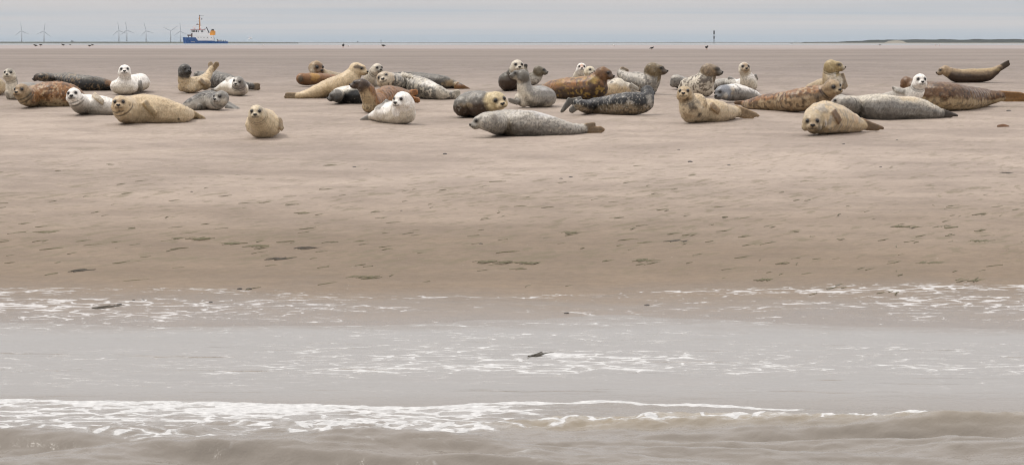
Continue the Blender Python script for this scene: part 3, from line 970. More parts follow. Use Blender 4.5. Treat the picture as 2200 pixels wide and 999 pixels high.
seal("big rust brown seal with green streaks lying broadside, head raised to the right", (1230, 216),
     [(1295, 158, 15.5, -.05), (1286, 171, 20, 0), (1272, 188, 27, 0), (1240, 191, 26.5), (1208, 192, 24), (1182, 194, 19), (1166, 198, 13)],
     head=(15, 66, -8, 0, 1.35), blobs=[(1285, 190, 22, 0)], hind=[((1166, 198), (1152, 204), 10, 14)], back='orange', belly='dbrown', edge=(-.5, .5), mottle=.4, spots=('dbrown', .08, .7, 13), lights=((.42, .29, .08), .06, .6, 15), headcol='brown', face=('dbrown', .6, .5),
     patches=[(1210, 203, 20, 'dbrown', .7), (1268, 180, 12, 'dbrown', .7, (.6, 1.8)), (1276, 168, 11, (.42, .31, .10), .6), (1200, 175, 15, (.45, .27, .07), .5, (2.0, .6))], folds=.4)
seal("small pale seal with pinkish crown peeping over the rust brown back", (1248, 195),
     [(1249.5, 149.5, 11, 0), (1246, 160, 11, .05), (1243, 172, 14, .15), (1244, 178, 15, .5), (1246, 183, 10, .9)],
     head=(11.2, 2, 4, 0, .95), back='pale', belly='pale', mottle=.08, headcol='white', face=('dgrey', .6, 1.1), patches=[(1250, 140, 7, (.55, .33, .22), .7)], folds=.2)
seal("pale seal head tilted, squeezed between two heads behind the rust brown seal", (1268, 197),
     [(1267, 157, 12, 0), (1268, 168, 13, .05), (1266, 177, 15, .2), (1268, 182, 14, .6), (1270, 186, 9, .9)],
     head=(12.5, 26, -6, 25, .9), back='pale', belly='cream', mottle=.1, headcol=(.6, .54, .42), face=('lgrey', .4), folds=.2)
seal("cream seal lying rump first, rounded like a boulder behind the black one", (1330, 208),
     [(1326, 190, 23, 0), (1316, 194, 19, .3), (1306, 197, 14, .7), (1300, 199, 9, 1.0)],
     head=None, blobs=[(1344, 194, 18, .05), (1357, 198, 12, .05), (1310, 196, 17, .1)], fore=[((1355, 183, -.05), (1372, 194, -.1), 7, 6)], back='pale', belly='cream', mottle=.1, spots=('grey', .0, .4), flip='lgrey', patches=[(1313, 174, 3.5, 'black', .8, (1.5, .7))])
seal("dark headed blotched seal looking right with its tail curled up at left", (1385, 202),
     [(1403, 148, 15, -.05), (1403, 162, 19, 0), (1395, 180, 20, 0), (1374, 176, 21, .1), (1352, 170, 16, .2), (1338, 162, 10.5, .3), (1332, 156, 7, .35)],
     head=(15, 80, -4, 0, 1.62), blobs=[(1400, 188, 14, 0), (1396, 152, 14, .0)], hind=[((1331, 158), (1338, 146), 8, 9), ((1336, 148), (1350, 152), 7, 7)], back='lgrey', belly='grey', mottle=.3, edge=(-.3, .5), spots=('dgrey', .07, .65, 20), headcol=(.22, .17, .10), face=('dbrown', .85, .6), lights=('pale', .02, .4), flip='tan', folds=0, eyes=.4)
seal("black backed seal with mottled belly lying broadside, hooked flippers at left", (1320, 248),
     [(1391, 196, 12.5, .12), (1391, 207, 15, .06), (1379, 221, 23, 0), (1345, 222, 25.5, 0), (1305, 226, 21.5), (1268, 229, 17), (1250, 226, 13, .0), (1240, 221, 9, .0)],
     head=(13.5, 118, 2, 0, 1.0), blobs=[(1392, 222, 14, .05), (1365, 228, 19, 0)], hind=[((1248, 214), (1220, 218), 12, 13), ((1226, 215), (1206, 240, -.05), 13, 7), ((1244, 224), (1225, 239, -.05), 15, 14)], back='black', belly=(.30, .245, .17), backdir=(.1, .35, 1), edge=(-.62, -.12), mottle=.35, headcol='black', lights=('lgrey', .03, .6, 30), spots=('black', .04, .7), flip='ash', folds=0, eyes=.4,
     patches=[(1398, 215, 12, 'lgrey', .7, (.8, 1.7)), (1300, 204, 13, 'grey', .6, (5, .5)), (1385, 188, 5, 'black', .8)])

# ---- right group
seal("blotched cream and brown seal sitting tall, dark face in profile to the right", (1500, 208),
     [(1522, 148, 15, -.05), (1519, 162, 20, 0), (1510, 178, 24, 0), (1494, 184, 25, .1), (1478, 188, 20, .3), (1466, 194, 12, .6)],
     head=(15, 76, -4, 0, 1.58), blobs=[(1516, 152, 14, .0), (1518, 188, 18, 0), (1478, 184, 20, .2)], back='pale', belly='pale', mottle=.2, spots=('dbrown', .10, .8, 19), headcol=(.30, .235, .16), face=('black', .75, .5), patches=[(1517, 168, 14, 'dbrown', .5), (1524, 158, 8, 'dbrown', .5), (1478, 166, 10, 'pale', .8, (1.6, .7))], folds=.5, eyes=.4)
seal("grey marbled seal rump showing left of the tall blotched one", (1458, 193),
     [(1453, 172, 14.5, 0), (1463, 176, 15, .2), (1480, 181, 13, .5), (1494, 185, 8, .8)],
     head=None, back='lgrey', belly='grey', mottle=.3, spots=('dgrey', .10, .7, 20), blobs=[(1447, 177, 9, 0)])
seal("slim pale seal sitting upright with rusty face and dark eyes, looking at camera", (1610, 197),
     [(1599, 147, 13, -.08), (1602, 161, 13.5, -.03), (1607, 176, 17.5, 0), (1609, 181, 18.5, .15), (1596, 182, 15, .5), (1580, 180, 9, .8)],
     head=(13.5, 14, 6, 0, .95), blobs=[(1614, 182, 15, .02)], hind=[((1578, 174), (1565, 168), 7, 8)], fore=[((1622, 162, .0), (1627, 172, .05), 5, 6)], back='white', belly='pale', mottle=.12, spots=('grey', .0, .4), headcol='pale', face=('tan', .8, .45), ring=.95, patches=[(1600, 136, 7, 'orange', .5)], flip='grey', folds=.2)
seal("grey marbled seal lying flat behind the white one with the blue grey face", (1560, 190),
     [(1533, 183, 11), (1548, 180, 12), (1566, 180, 12), (1586, 184, 10), (1600, 187, 7)],
     head=None, back='lgrey', belly='grey', mottle=.25, spots=('dgrey', .08, .6, 22))
seal("white backed seal with a blue grey face resting low behind the spotted cream one", (1590, 219),
     [(1552, 197, 16, -.05), (1566, 197, 18.5, 0), (1586, 197, 19, .1), (1606, 201, 16, .3), (1622, 205, 11, .5), (1632, 208, 7, .6)],
     head=(16.5, -48, -12, -12, 1.0), back='white', belly='grey', edge=(.0, .6), mottle=.2, headcol=(.27, .28, .30), face=('dgrey', .7, .6), spots=('dgrey', .07, .6, 17), patches=[(1600, 186, 14, 'white', .8, (2.0, .6)), (1575, 190, 7, 'sandy', .5, (.6, 1.6)), (1560, 208, 11, 'pale', .6)], folds=.3)
seal("spotted cream seal in front right, orange nose bridge, black chest blotch", (1510, 268),
     [(1471, 203, 16.5, -.12), (1477, 218, 20, -.06), (1486, 236, 27, -.02), (1508, 240, 28), (1538, 242, 25.5), (1562, 244, 19), (1578, 243, 13)],
     head=(18, -10, 8, 0, .95), blobs=[(1482, 246, 21, -.02), (1496, 226, 24, .05)], hind=[((1580, 234), (1630, 251), 13, 9), ((1580, 245), (1618, 254), 16, 14)], fore=[((1528, 227), (1546, 243), 12, 14)], back='cream', belly=(.56, .47, .34), mottle=.12, headcol='sandy', face=('cream', .5), ring=.4,
     spots=('dbrown', .0, .45, 24), patches=[(1505, 249, 7, 'black', .9), (1486, 222, 13, 'dgrey', .75), (1474, 216, 8, 'dbrown', .7), (1492, 236, 9, 'dbrown', .45), (1469, 195, 6, 'orange', .6), (1503, 216, 8, 'dgrey', .5), (1528, 260, 5, 'dbrown', .5), (1475, 252, 10, 'tan', .5)], flip=(.36, .25, .14), folds=.4)
seal("long rusty brown seal with mottled belly, head up at right with a big black nose", (1690, 239),
     [(1788, 186, 19, -.12), (1776, 197, 20, -.05), (1754, 207, 26, 0), (1715, 213, 26, 0), (1675, 217, 21.5), (1640, 219, 17.5), (1612, 222, 12), (1600, 222, 8)],
     head=(19, 36, -4, -12, 1.0), hind=[((1606, 219), (1578, 219), 10, 7)], back='orange', belly='tan', edge=(-.05, .45), mottle=.35, spots=('dbrown', .08, .7, 14), lights=((.5, .41, .28), .03, .55, 14), headcol='tan', face=('sandy', .5, .3), ring=.9, flip='brown', folds=1.0,
     patches=[(1760, 205, 14, 'dbrown', .6), (1700, 205, 14, 'dbrown', .55, (3, .5)), (1804, 188, 5, 'black', .9)])
seal("tan seal sitting tall behind the rusty one, face in profile, flipper hanging right", (1790, 203),
     [(1786, 142, 14.5, -.05), (1785, 157, 18.5, 0), (1787, 174, 21, 0), (1783, 183, 20, .15), (1762, 187, 17, .5), (1742, 191, 12, .8)],
     head=(14.5, 76, 0, 0, 1.6), blobs=[(1781, 148, 13.5, .0), (1800, 180, 17, .02), (1776, 184, 17, .05)], fore=[((1808, 160, .0), (1818, 190, -.05), 9, 10)], back='sandy', belly='pale', mottle=.15, backdir=(-.7, .3, .5), headcol=(.40, .32, .18), face=('dbrown', .45, .75), spots=('tan', .05, .5, 26), flip='tan', folds=1.0, eyes=.4)
seal("cream and grey seal at front right facing the camera, chin on the sand", (1785, 291),
     [(1744, 263, 20, -.2), (1752, 258, 29, -.05), (1768, 253, 36.5, .05), (1797, 256, 32.5, .35), (1825, 264, 23.5, .6), (1845, 269, 15, .75), (1854, 270, 9, .8)],
     head=(22, 0, -6, 0, .95), hind=[((1848, 260), (1898, 276), 13, 7), ((1848, 272), (1888, 278), 12, 8)], fore=[((1790, 240), (1806, 264), 12, 14)], blobs=[(1770, 260, 29, .0), (1750, 268, 21, -.08)], back='cream', belly='cream', mottle=.18, headcol=(.46, .38, .26), face=('tan', .5, .6), ring=.8, spots=('grey', .05, .5, 13), flip='brown', folds=.9,
     patches=[(1762, 226, 13, 'lgrey', .7), (1775, 236, 12, 'grey', .6), (1762, 278, 12, 'grey', .65), (1776, 266, 6, 'white', .6, (.5, 2.2)), (1784, 262, 8, 'lgrey', .6, (.6, 2)), (1744, 267, 8, 'dbrown', .85), (1840, 250, 14, (.56, .40, .25), .6)])
seal("long speckled grey seal lying flat at right, head bowed, dark pointed tail", (1930, 258),
     [(1806, 215, 12.5, .0), (1822, 221, 17, 0), (1848, 229, 26), (1888, 229, 30), (1930, 231, 27), (1968, 232, 25.5), (1998, 239, 18), (2015, 242, 13)],
     head=(14.5, -84, -10, 0, 1.15), blobs=[(1822, 216, 13, .0)], hind=[((2014, 236), (2057, 247), 13, 5), ((2012, 245), (2045, 248), 12, 8)], back='pale', belly='grey', edge=(.0, .8), mottle=.22, headcol='lgrey', face=('ash', .8), spots=('dgrey', .09, .5, 34), flip='dbrown', folds=0,
     patches=[(1840, 214, 7, 'black', .7, (.7, 1.6)), (1830, 208, 8, 'dgrey', .5), (1955, 208, 15, 'cream', .6, (2.6, .7)), (1890, 247, 20, 'dgrey', .4, (2.6, .6)), (2012, 242, 10, 'dgrey', .7)])
seal("small white seal with jet black nose raised between the two long bodies at right", (1960, 247),
     [(1976, 174, 15, -.1), (1971, 187, 16, -.03), (1966, 200, 18, 0), (1946, 203, 15, .15), (1922, 206, 12, .35), (1900, 208, 8, .5)],
     head=(16.2, 12, 2, 0, .95), fore=[((1942, 197), (1918, 190), 10, 7)], back='lgrey', belly='white', backdir=(-.7, .3, .7), edge=(.0, .7), mottle=.1, headcol='white', face=('dgrey', .45, 1.15), ring=.75, flip='lgrey', folds=1.0, patches=[(1917, 189, 3.5, 'black', .8)])
seal("huge brown seal with tan belly at the right edge, rusty tail flippers", (2070, 238),
     [(1947, 176, 13, .25), (1962, 186, 17, .2), (1994, 201, 28, .05), (2035, 206, 32, 0), (2078, 210, 27.5), (2112, 209, 21), (2136, 207, 15), (2150, 207, 10)],
     head=(14, -150, -10, 0, .95), hind=[((2142, 200), (2200, 202), 12, 9), ((2146, 210), (2216, 212), 14, 12)], back=(.15, .085, .042), belly='sandy', backdir=(0, .05, 1), edge=(-.38, -.05), mottle=.3, headcol='brown', lights=('tan', .02, .5), spots=('black', .05, .5, 16), flip=(.36, .19, .05), folds=0, eyes=0,
     patches=[(2050, 178, 15, 'brown', .8, (4.0, .6)), (2010, 194, 13, 'brown', .6), (2128, 205, 9, 'tan', .5)])
seal("plain brown seal alone at back right, banana shaped with head and tail raised", (2090, 178),
     [(2031, 151, 11, 0), (2041, 157, 12.5, 0), (2058, 163, 15.5, 0), (2090, 163, 15.8, 0), (2118, 161, 14.5, 0), (2137, 153, 10, 0), (2146, 146, 7, 0)],
     head=(11.5, -82, -8, 0, 1.35), hind=[((2146, 145), (2168, 131), 7, 6), ((2147, 149), (2169, 137), 7, 6)], back='tan', belly='dbrown', edge=(-.5, .8), mottle=.2, headcol='tan', face=('dbrown', .5), spots=('dbrown', .02, .4), flip='dbrown', folds=0, eyes=.35, patches=[(2060, 165, 14, 'dbrown', .5, (1.4, .8)), (2100, 146, 12, (.48, .38, .2), .5, (4, .5))])
finish_seals()

# ------------------------------------------------------------------ ship
DS = 4285.0
K = DS / F


def far_point(px, d, z=0.0):
    return Vector(((px - 1100) / F * d, d, z))


def make_ship():
    blue = plain("hull_paint", (.002, .07, .26), .35, .15, .3)
    white = plain("white_paint", (.86, .85, .85), .4, .06, .3)
    orange = plain("orange_paint", (.72, .30, .035), .45, .1, .4)
    mast_m = plain("mast_paint", (.50, .22, .05), .5, .15, .4)
    dark = plain("dark_steel", (.035, .03, .033), .5, .3, .8)
    brown = plain("winch_rust", (.11, .045, .035), .6, .3, 1.2)
    red = plain("red_trim", (.33, .05, .05), .5, .2, .8)
    glass = plain("bridge_glass", (.012, .013, .017), .08, .1)
    U = lambda p: (p - 442) * K
    Wz = lambda p: (94.3 - p) * K
    root = empty("work_ship", far_point(442, DS), "blue hulled work ship with white deckhouse, orange mast and funnel on the horizon", "ship")
    # hull: sections from bow to stern
    secs = [(393.6, .25, 80.6), (396, 2.2, 80.8), (401, 4.2, 81), (410, 5.6, 81.1), (421.5, 6, 81.2), (427, 6, 88.1), (443, 6, 88.1), (460, 6, 88.2), (463, 6, 89.6), (478, 5.9, 89.7), (487, 5.2, 89.6), (490.5, 3.8, 90)]
    v, f = [], []
    for px_, hb, top in secs:
        rake = 1.2 if px_ < 400 else 0
        for y, z, kx in ((-hb * .55, -3.2, 1), (-hb * .93, -.4, .8), (-hb, Wz(top), 0), (-hb + .25, Wz(top), 0), (-hb + .25, Wz(top) - .9, 0),
                         (hb - .25, Wz(top) - .9, 0), (hb - .25, Wz(top), 0), (hb, Wz(top), 0), (hb * .93, -.4, .8), (hb * .55, -3.2, 1)):
            v.append((U(px_) + rake * kx, y if hb > .6 else math.copysign(min(abs(y), hb), y), z))
    for i in range(len(secs) - 1):
        for k in range(10):
            a = i * 10
            f.append((a + k, a + (k + 1) % 10, a + 10 + (k + 1) % 10, a + 10 + k))
    f.append(tuple(range(10))); f.append(tuple((len(secs) - 1) * 10 + k for k in range(10))[::-1])
    b = bmesh.new()
    bv = [b.verts.new(q) for q in v]
    for q in f: b.faces.new([bv[k] for k in q])
    bmesh.ops.recalc_face_normals(b, faces=b.faces)
    me = bpy.data.meshes.new("hull"); b.to_mesh(me); b.free()
    hull = link("hull", me, blue, root)
    m = MB()                                  # faint white letters on the bow, too small to read
    for k, (w, h) in enumerate(((.55, 1.1), (.5, 1.1), (.6, 1.1), (.5, 1.1), (.55, 1.1))):
        x = U(412.6) + k * .95
        m.box((x - w / 2, -6.03, Wz(90.3)), (.16, .12, h))
        m.box((x, -6.03, Wz(90.3) + (h / 2 - .1 if k % 2 else 0)), (w, .12, .16))
        m.box((x + w / 2, -6.03, Wz(90.3) + (.2 if k % 2 else -.1)), (.16, .12, h * .6))
    m.build("hull_lettering", white, hull)
    house = MB().prism([(U(422), Wz(81.2)), (U(427.5), Wz(88.3)), (U(460), Wz(88.3)), (U(460), Wz(76.5)), (U(424), Wz(76.5))], -5.4, 5.4).build("deckhouse", white, root)
    for px_ in (440, 447.5, 455.5):
        MB().cone((U(px_), -5.44, Wz(81.3)), (U(px_), -5.36, Wz(81.3)), .45, .45, 12).build("porthole", glass, house)
    for px_ in (427.5, 433.5):
        MB().box((U(px_), -5.43, Wz(80.9)), (1.3, .1, .45)).build("window", glass, house)
    up = MB().prism([(U(415), Wz(81)), (U(424), Wz(81)), (U(424), Wz(76.4)), (U(452.5), Wz(76.4)), (U(448.5), Wz(70.6)), (U(416), Wz(71.4))], -4.8, 4.8).build("upper_deck", white, root)
    wh = MB().prism([(U(413.6), Wz(71.4)), (U(446.5), Wz(71.0)), (U(444), Wz(65.2)), (U(411.6), Wz(65.2))], -4.6, 4.6).build("wheelhouse", white, root)
    for k, (a, c) in enumerate(((413.3, 415.4), (416, 418.2), (418.8, 421.2), (422.2, 425.2), (426.6, 428.3), (433.4, 435), (436, 438))):
        MB().prism([(U(a) + .15, Wz(70)), (U(c) + .15, Wz(70)), (U(c) - .1, Wz(66.2)), (U(a) - .1, Wz(66.2))], -4.65, -4.5).build("window", glass, wh)
    MB().box((U(426), 0, Wz(64.8)), (U(441) - U(411), 9.8, .5)).build("roof_trim", red, wh)
    mast = MB().cone((U(430.2), 0, Wz(64.6)), (U(430.1), 0, Wz(37)), .95, .55, 10).cone((U(430.1), 0, Wz(37)), (U(430.1), 0, Wz(33)), .4, .3, 8).build("mast", mast_m, root)
    MB().box((U(426.5), 0, Wz(53.8)), (4.2, 1.2, .5)).box((U(425.3), 0, Wz(52.9)), (1.6, 1.0, .9)).build("radar", brown, mast)
    MB().box((U(433.8), 0, Wz(35)), (5.2, .3, .25)).ball((U(429.9), 0, Wz(34.6)), .7).build("antenna_yard", dark, mast)
    MB().box((U(428.4), 0, Wz(40.6)), (1.4, .5, .5)).build("signal_lamp", dark, mast)
    MB().box((U(428.2), 0, Wz(46.2)), (1.6, .5, .4)).build("signal_lamp", dark, mast)
    MB().ball((U(434.6), 0, Wz(41.8)), .75).cone((U(434.6), 0, Wz(41)), (U(432), 0, Wz(37)), .06, .06, 5).build("signal_ball", dark, mast)
    MB().ball((U(432.4), -1.5, Wz(60.2)), 1.05).cone((U(432.4), -1.5, Wz(64.6)), (U(432.4), -1.5, Wz(61)), .5, .5, 8).build("radome", white, root)
    MB().box((U(418.7), 0, Wz(59.8)), (3.2, 2.5, 2.2)).cone((U(418.7), 0, Wz(64.6)), (U(418.7), 0, Wz(61)), .3, .3, 8).box((U(420), -1.3, Wz(60.4)), (.7, .2, .9)).build("searchlight", white, root)
    fun = MB().prism([(U(451), Wz(76.3)), (U(463.2), Wz(76.3)), (U(463.6), Wz(68)), (U(461.4), Wz(66.6)), (U(454), Wz(66.6))], -2.6, 2.6).build("funnel", orange, root)
    MB().prism([(U(454.2), Wz(66.7)), (U(461.3), Wz(66.7)), (U(460.6), Wz(64.8)), (U(455.6), Wz(64.8))], -2.2, 2.2).box((U(458), 0, Wz(64.2)), (2.4, 2.4, .8)).build("funnel_cap", dark, fun)
    MB().cone((U(445), -1, Wz(60.3)), (U(449.3), -1, Wz(69.3)), .45, .6, 8).cone((U(445.2), -1, Wz(60.5)), (U(444.6), -1, Wz(59)), .8, .5, 8).cone((U(449.3), -1, Wz(69.3)), (U(449.3), -1, Wz(71.5)), .9, 1.0, 8).cone((U(440), -1, Wz(63.5)), (U(443.5), -1, Wz(63)), .3, .3, 6).build("crane", dark, root)
    MB().box((U(408.6), 0, Wz(76.6)), (5.2, 3, 1.4)).cone((U(405.7), 0, Wz(80.9)), (U(405.7), 0, Wz(76)), .45, .45, 8).box((U(413), 0, Wz(75.6)), (1.6, 2.6, 3.2)).cone((U(413), 0, Wz(80.9)), (U(413), 0, Wz(76)), .8, .8, 8).build("anchor_winch", brown, root)
    rl = MB()
    for k in range(10):
        x = U(463 + k * 2.7); rl.cone((x, -5.3, Wz(89.5)), (x, -5.3, Wz(86.9)), .07, .07, 5)
    rl.box((U(475), -5.3, Wz(86.9)), (U(488) - U(462), .1, .1)).box((U(475), -5.3, Wz(88)), (U(488) - U(462), .08, .08)).build("stern_rail", white, root)
    for nm, px_, w, h in (("capstan", 468.3, 1.3, 2.1), ("bollard", 472, .9, 1.3), ("deck_crate", 476, 1.6, 1.4), ("bollard", 481, 1.2, 1.1), ("bollard", 485, 1.0, 1.2)):
        MB().cone((U(px_), -2, Wz(89.6)), (U(px_), -2, Wz(89.5) + h), w * .5, w * .38, 10).cone((U(px_), -2, Wz(89.5) + h - .02), (U(px_), -2, Wz(89.5) + h + .25), w * .62, w * .55, 10).build(nm, dark, root)
    MB().cone((U(460.8), -4, Wz(80)), (U(463.5), -4, Wz(88.8)), .15, .15, 6).build("stair_rail", dark, root)
    MB().box((U(471), -1, Wz(88)), (1.5, 1.5, 1.6), None, .15).build("deck_locker", red, root)


make_ship()

# ------------------------------------------------------------------ wind turbines, beacons, far shore
TOWER = plain("turbine_coat", (.37, .40, .43), .5, .05, .02)
DTURB = 20000.0


def turbine_parts(rot):
    t = MB().cone((0, 0, 0), (0, 0, 58.5), 3.4, 2.2, 14).mesh("tower", True)
    n = MB().box((0, 2.0, 60), (3.6, 9.5, 3.8), None, .6).mesh("nacelle")
    h = MB().cone((0, -2.6, 60), (0, -5.2, 60), 1.9, .5, 12).mesh("hub", True)
    bl = []
    for k in range(3):
        a = rot + k * 2 * math.pi / 3
        b = bmesh.new()
        prev = None
        for s in (0, .08, .2, .45, .75, 1.0):
            r_ = 1.5 + 44 * s
            ch = (2.2, 3.4, 4.4, 3.4, 2.4, 1.1)[(0, .08, .2, .45, .75, 1.0).index(s)]
            th = .8 * (1 - .8 * s) + .1
            ring = []
            for cx_, cy_ in ((-ch * .35, 0), (0, -th), (ch * .65, 0), (0, th)):
                ring.append(b.verts.new((math.sin(a) * r_ + math.cos(a) * cx_, -4.2 + cy_, 60 + math.cos(a) * r_ - math.sin(a) * cx_)))
            if prev:
                for q in range(4): b.faces.new((prev[q], prev[(q + 1) % 4], ring[(q + 1) % 4], ring[q]))
            else: b.faces.new(ring)
            prev = ring
        b.faces.new(prev[::-1])
        bmesh.ops.recalc_face_normals(b, faces=b.faces)
        me = bpy.data.meshes.new("blade"); b.to_mesh(me); b.free()
        bl.append(me)
    return t, n, h, bl


TURB = [(48, 67, -6, "wind turbine far left of all, on the shore beyond the dark birds"),
        (96, 68, 8, "second wind turbine from the left edge, one blade pointing left"),
        (256.6, 66, -8, "left one of the two overlapping wind turbines left of the ship"),
        (273.6, 65.5, -9, "right one of the two overlapping wind turbines left of the ship"),
        (315, 67, -14, "lone wind turbine between the overlapping pair and the one with a Y rotor"),
        (367.5, 67, 55, "wind turbine with its rotor standing like the letter Y, left of the ship"),
        (389, 68, -4, "wind turbine right beside the bow of the ship")]
for px_, hy, rot, lab in TURB:
    T_, N_, H_, B_ = turbine_parts(R(rot))
    hub_z = (HORIZON - hy) / F * DTURB + CAM_H
    o = empty("wind_turbine", far_point(px_, DTURB, hub_z - 60), lab, "wind turbine", "wind turbines on the far shore")
    for nm, me in (("tower", T_), ("nacelle", N_), ("hub", H_)): link(nm, me, TOWER, o)
    for me in B_: link("blade", me, TOWER, o)


def ridge(name, pts, d, depth, mat, seed, rough=.5, step=2.0):
    """low bank running across the view: pts are (px, height in m)"""
    px_ = np.arange(pts[0][0], pts[-1][0] + step, step)
    x = (px_ - 1100) / F * d
    h = np.interp(px_, [p[0] for p in pts], [p[1] for p in pts])
    rowsv = []
    prof_ = [(-1, -1.0), (-.55, .25), (-.2, .8), (0, 1), (.3, .8), (1, -.5)]
    for q, k in prof_:
        n = 1 + rough * (fbm(x * .05 + q, x * 0 + q * 3, seed=seed, octv=4, gain=.6) - .5) * (1 if k > 0 else 0)
        rowsv.append(np.stack([x, np.full_like(x, d + q * depth), np.where(k > 0, h * k * n, k)], -1))
    Vv = np.stack(rowsv)
    return link(name, grid_mesh(name, Vv[..., 0], Vv[..., 1], Vv[..., 2]), mat)


BANK = plain("salt_marsh", (.055, .062, .05), .8, .4, .02)
SCRUB = plain("scrub", (.016, .023, .020), .85, .5, .06)
DUNE = plain("dune_sand", (.20, .185, .15), .8, .15, .03)
FARB = plain("far_flats", (.10, .11, .105), .8, .3, .01)
tag(ridge("dike", [(-260, 2.2), (200, 2.15), (540, 2.0), (640, .9)], 4650, 30, BANK, 5, .12), kind='structure')
tag(ridge("far_shore", [(470, 1.9), (700, 1.7), (1100, 1.5), (1500, 1.9), (1740, 1.8)], 8200, 60, FARB, 6, .5), kind='structure')
tag(ridge("dune_island", [(1722, .3), (1728, 1.9), (1800, 2.1), (1820, 2.9), (1850, 3.4), (1866, 4.4), (1900, 4.7), (2000, 4.75), (2080, 4.9), (2200, 5.0), (2500, 5.2)], 4500, 70, SCRUB, 9, .42, 1.0), kind='structure')
tag(ridge("beach", [(1880, .05), (1720 + 178, .4), (1908, 3.0), (1925, 3.9), (1938, 3.2), (1948, .6), (1962, .05)], 4415, 40, DUNE, 12, .1, 1.0), kind='structure')
tag(ridge("sand_spit", [(1700, .5), (1760, .8), (2000, .9), (2500, .9)], 4380, 40, DUNE, 14, .2), kind='structure')

PILE = plain("tarred_timber", (.09, .095, .10), .7, .2, .3)
DB = 3900.0
bz = lambda py: CAM_H + (HORIZON - py) / F * DB
bc = empty("beacon_tower", far_point(1533.5, DB), "slender sea beacon with two dark top panels standing right of centre on the horizon", "beacon")
leg = MB()
for sx in (-1, 1):
    for sy in (-.4, .4): leg.cone((sx * .9, sy, -2), (sx * .45, sy, bz(75)), .13, .1, 6)
for py in (91, 88, 85.5): leg.box((0, -.45, bz(py)), (1.5, .1, .14)); leg.box((0, .45, bz(py)), (1.5, .1, .14))
leg.build("lattice_frame", PILE, bc)
for a, c in ((66.6, 74.6), (78.8, 84.2)):
    pn = MB()
    for k in range(5): pn.box((-.62 + k * .31, 0, (bz(a) + bz(c)) / 2), (.27, 1.0, bz(a) - bz(c)))
    pn.build("top_panel", PILE, bc)
po = empty("marker_pole", far_point(819, 3900), "thin marker pole standing on the horizon left of the picture's centre", "pole")
MB().cone((0, 0, -2), (0, 0, 4.2), .22, .14, 8).build("pole", PILE, po)
MB().box((0, 0, 3.6), (.5, .5, 1.0)).build("topmark", PILE, po)
for px_, dd, sz, lab in ((770, 9000, 1.0, "tiny grey vessel on the horizon between the work ship and the marker pole"), (158, 14000, 1.5, "hazy vessel far off between the second turbine and the overlapping pair")):
    r_ = empty("distant_vessel", far_point(px_, dd), lab, "ship")
    s_ = dd / F * sz / 1.5
    GREY = bpy.data.materials.get("vessel_grey") or plain("vessel_grey", (.14, .16, .18), .5, .1, .1)
    MB().prism([(-6 * s_, .3), (-7.5 * s_, 2.2 * s_), (6.5 * s_, 2.0 * s_), (6 * s_, .3)], -3, 3).build("hull", GREY, r_)
    MB().box((-1.5 * s_, 0, 3.0 * s_), (5 * s_, 5, 2.0 * s_)).box((-2.5 * s_, 0, 4.4 * s_), (2.2 * s_, 4, 1.0 * s_)).build("deckhouse", GREY, r_)
    MB().cone((-2 * s_, 0, 4 * s_), (-2 * s_, 0, 6.5 * s_), .25, .1, 6).build("mast", GREY, r_)

# ------------------------------------------------------------------ birds
DARKF = plain("dark_feathers", (.022, .02, .02), .7, .3, 20)
WHITEF = plain("white_feathers", (.78, .77, .75), .7, .05, 20)
GREYF = plain("grey_feathers", (.34, .35, .37), .7, .1, 20)
BILL = plain("bill_orange", (.45, .13, .03), .5, .1, 20)


def bird_mesh(stand):
    m = MB()
    rot = Matrix.Rotation(R(-18 if stand else 2), 4, 'Y')
    m.ball((0, 0, .20), (.15, .075, .078), 2, rot).ball((.15, 0, .275 if stand else .22), (.05, .042, .045), 2).cone((.09, 0, .22), (.15, 0, .27 if stand else .22), .055, .04, 8)
    m.cone((-.11, 0, .185), (-.25, 0, .15), .045, .014, 8)
    return m.mesh("body", True)


def bird(px_, py, kind, face, label, group, scale=1.0):
    d_ = dist(px_, py)
    p = at(px_, py, d_)
    p[2] = float(ground(p[0], d_))
    o = empty("gull" if kind == 'white' else "oystercatcher", p, label, "bird", group)
    o.rotation_euler[2] = R(face); o.scale = (scale * .6,) * 3
    mb = BM[0] if face % 180 < 90 else BM[1]
    bo = bpy.data.objects.new("body", mb.copy()); COL.objects.link(bo); bo.parent = o
    bo.data.materials.append(WHITEF if kind == 'white' else DARKF)
    for s_ in (-1, 1):
        MB().ball((-.03, s_ * .065, .215), (.15, .022, .05), 1).build("wing", GREYF if kind == 'white' else DARKF, o, None, True)
        MB().cone((.0, s_ * .03, 0), (0, s_ * .03, .14), .008, .01, 5).build("leg", BILL, o)
    z_ = .275 if mb is BM[0] else .22
    MB().cone((.19, 0, z_), (.27, 0, z_ - .02), .014, .004, 6).build("bill", BILL, o)


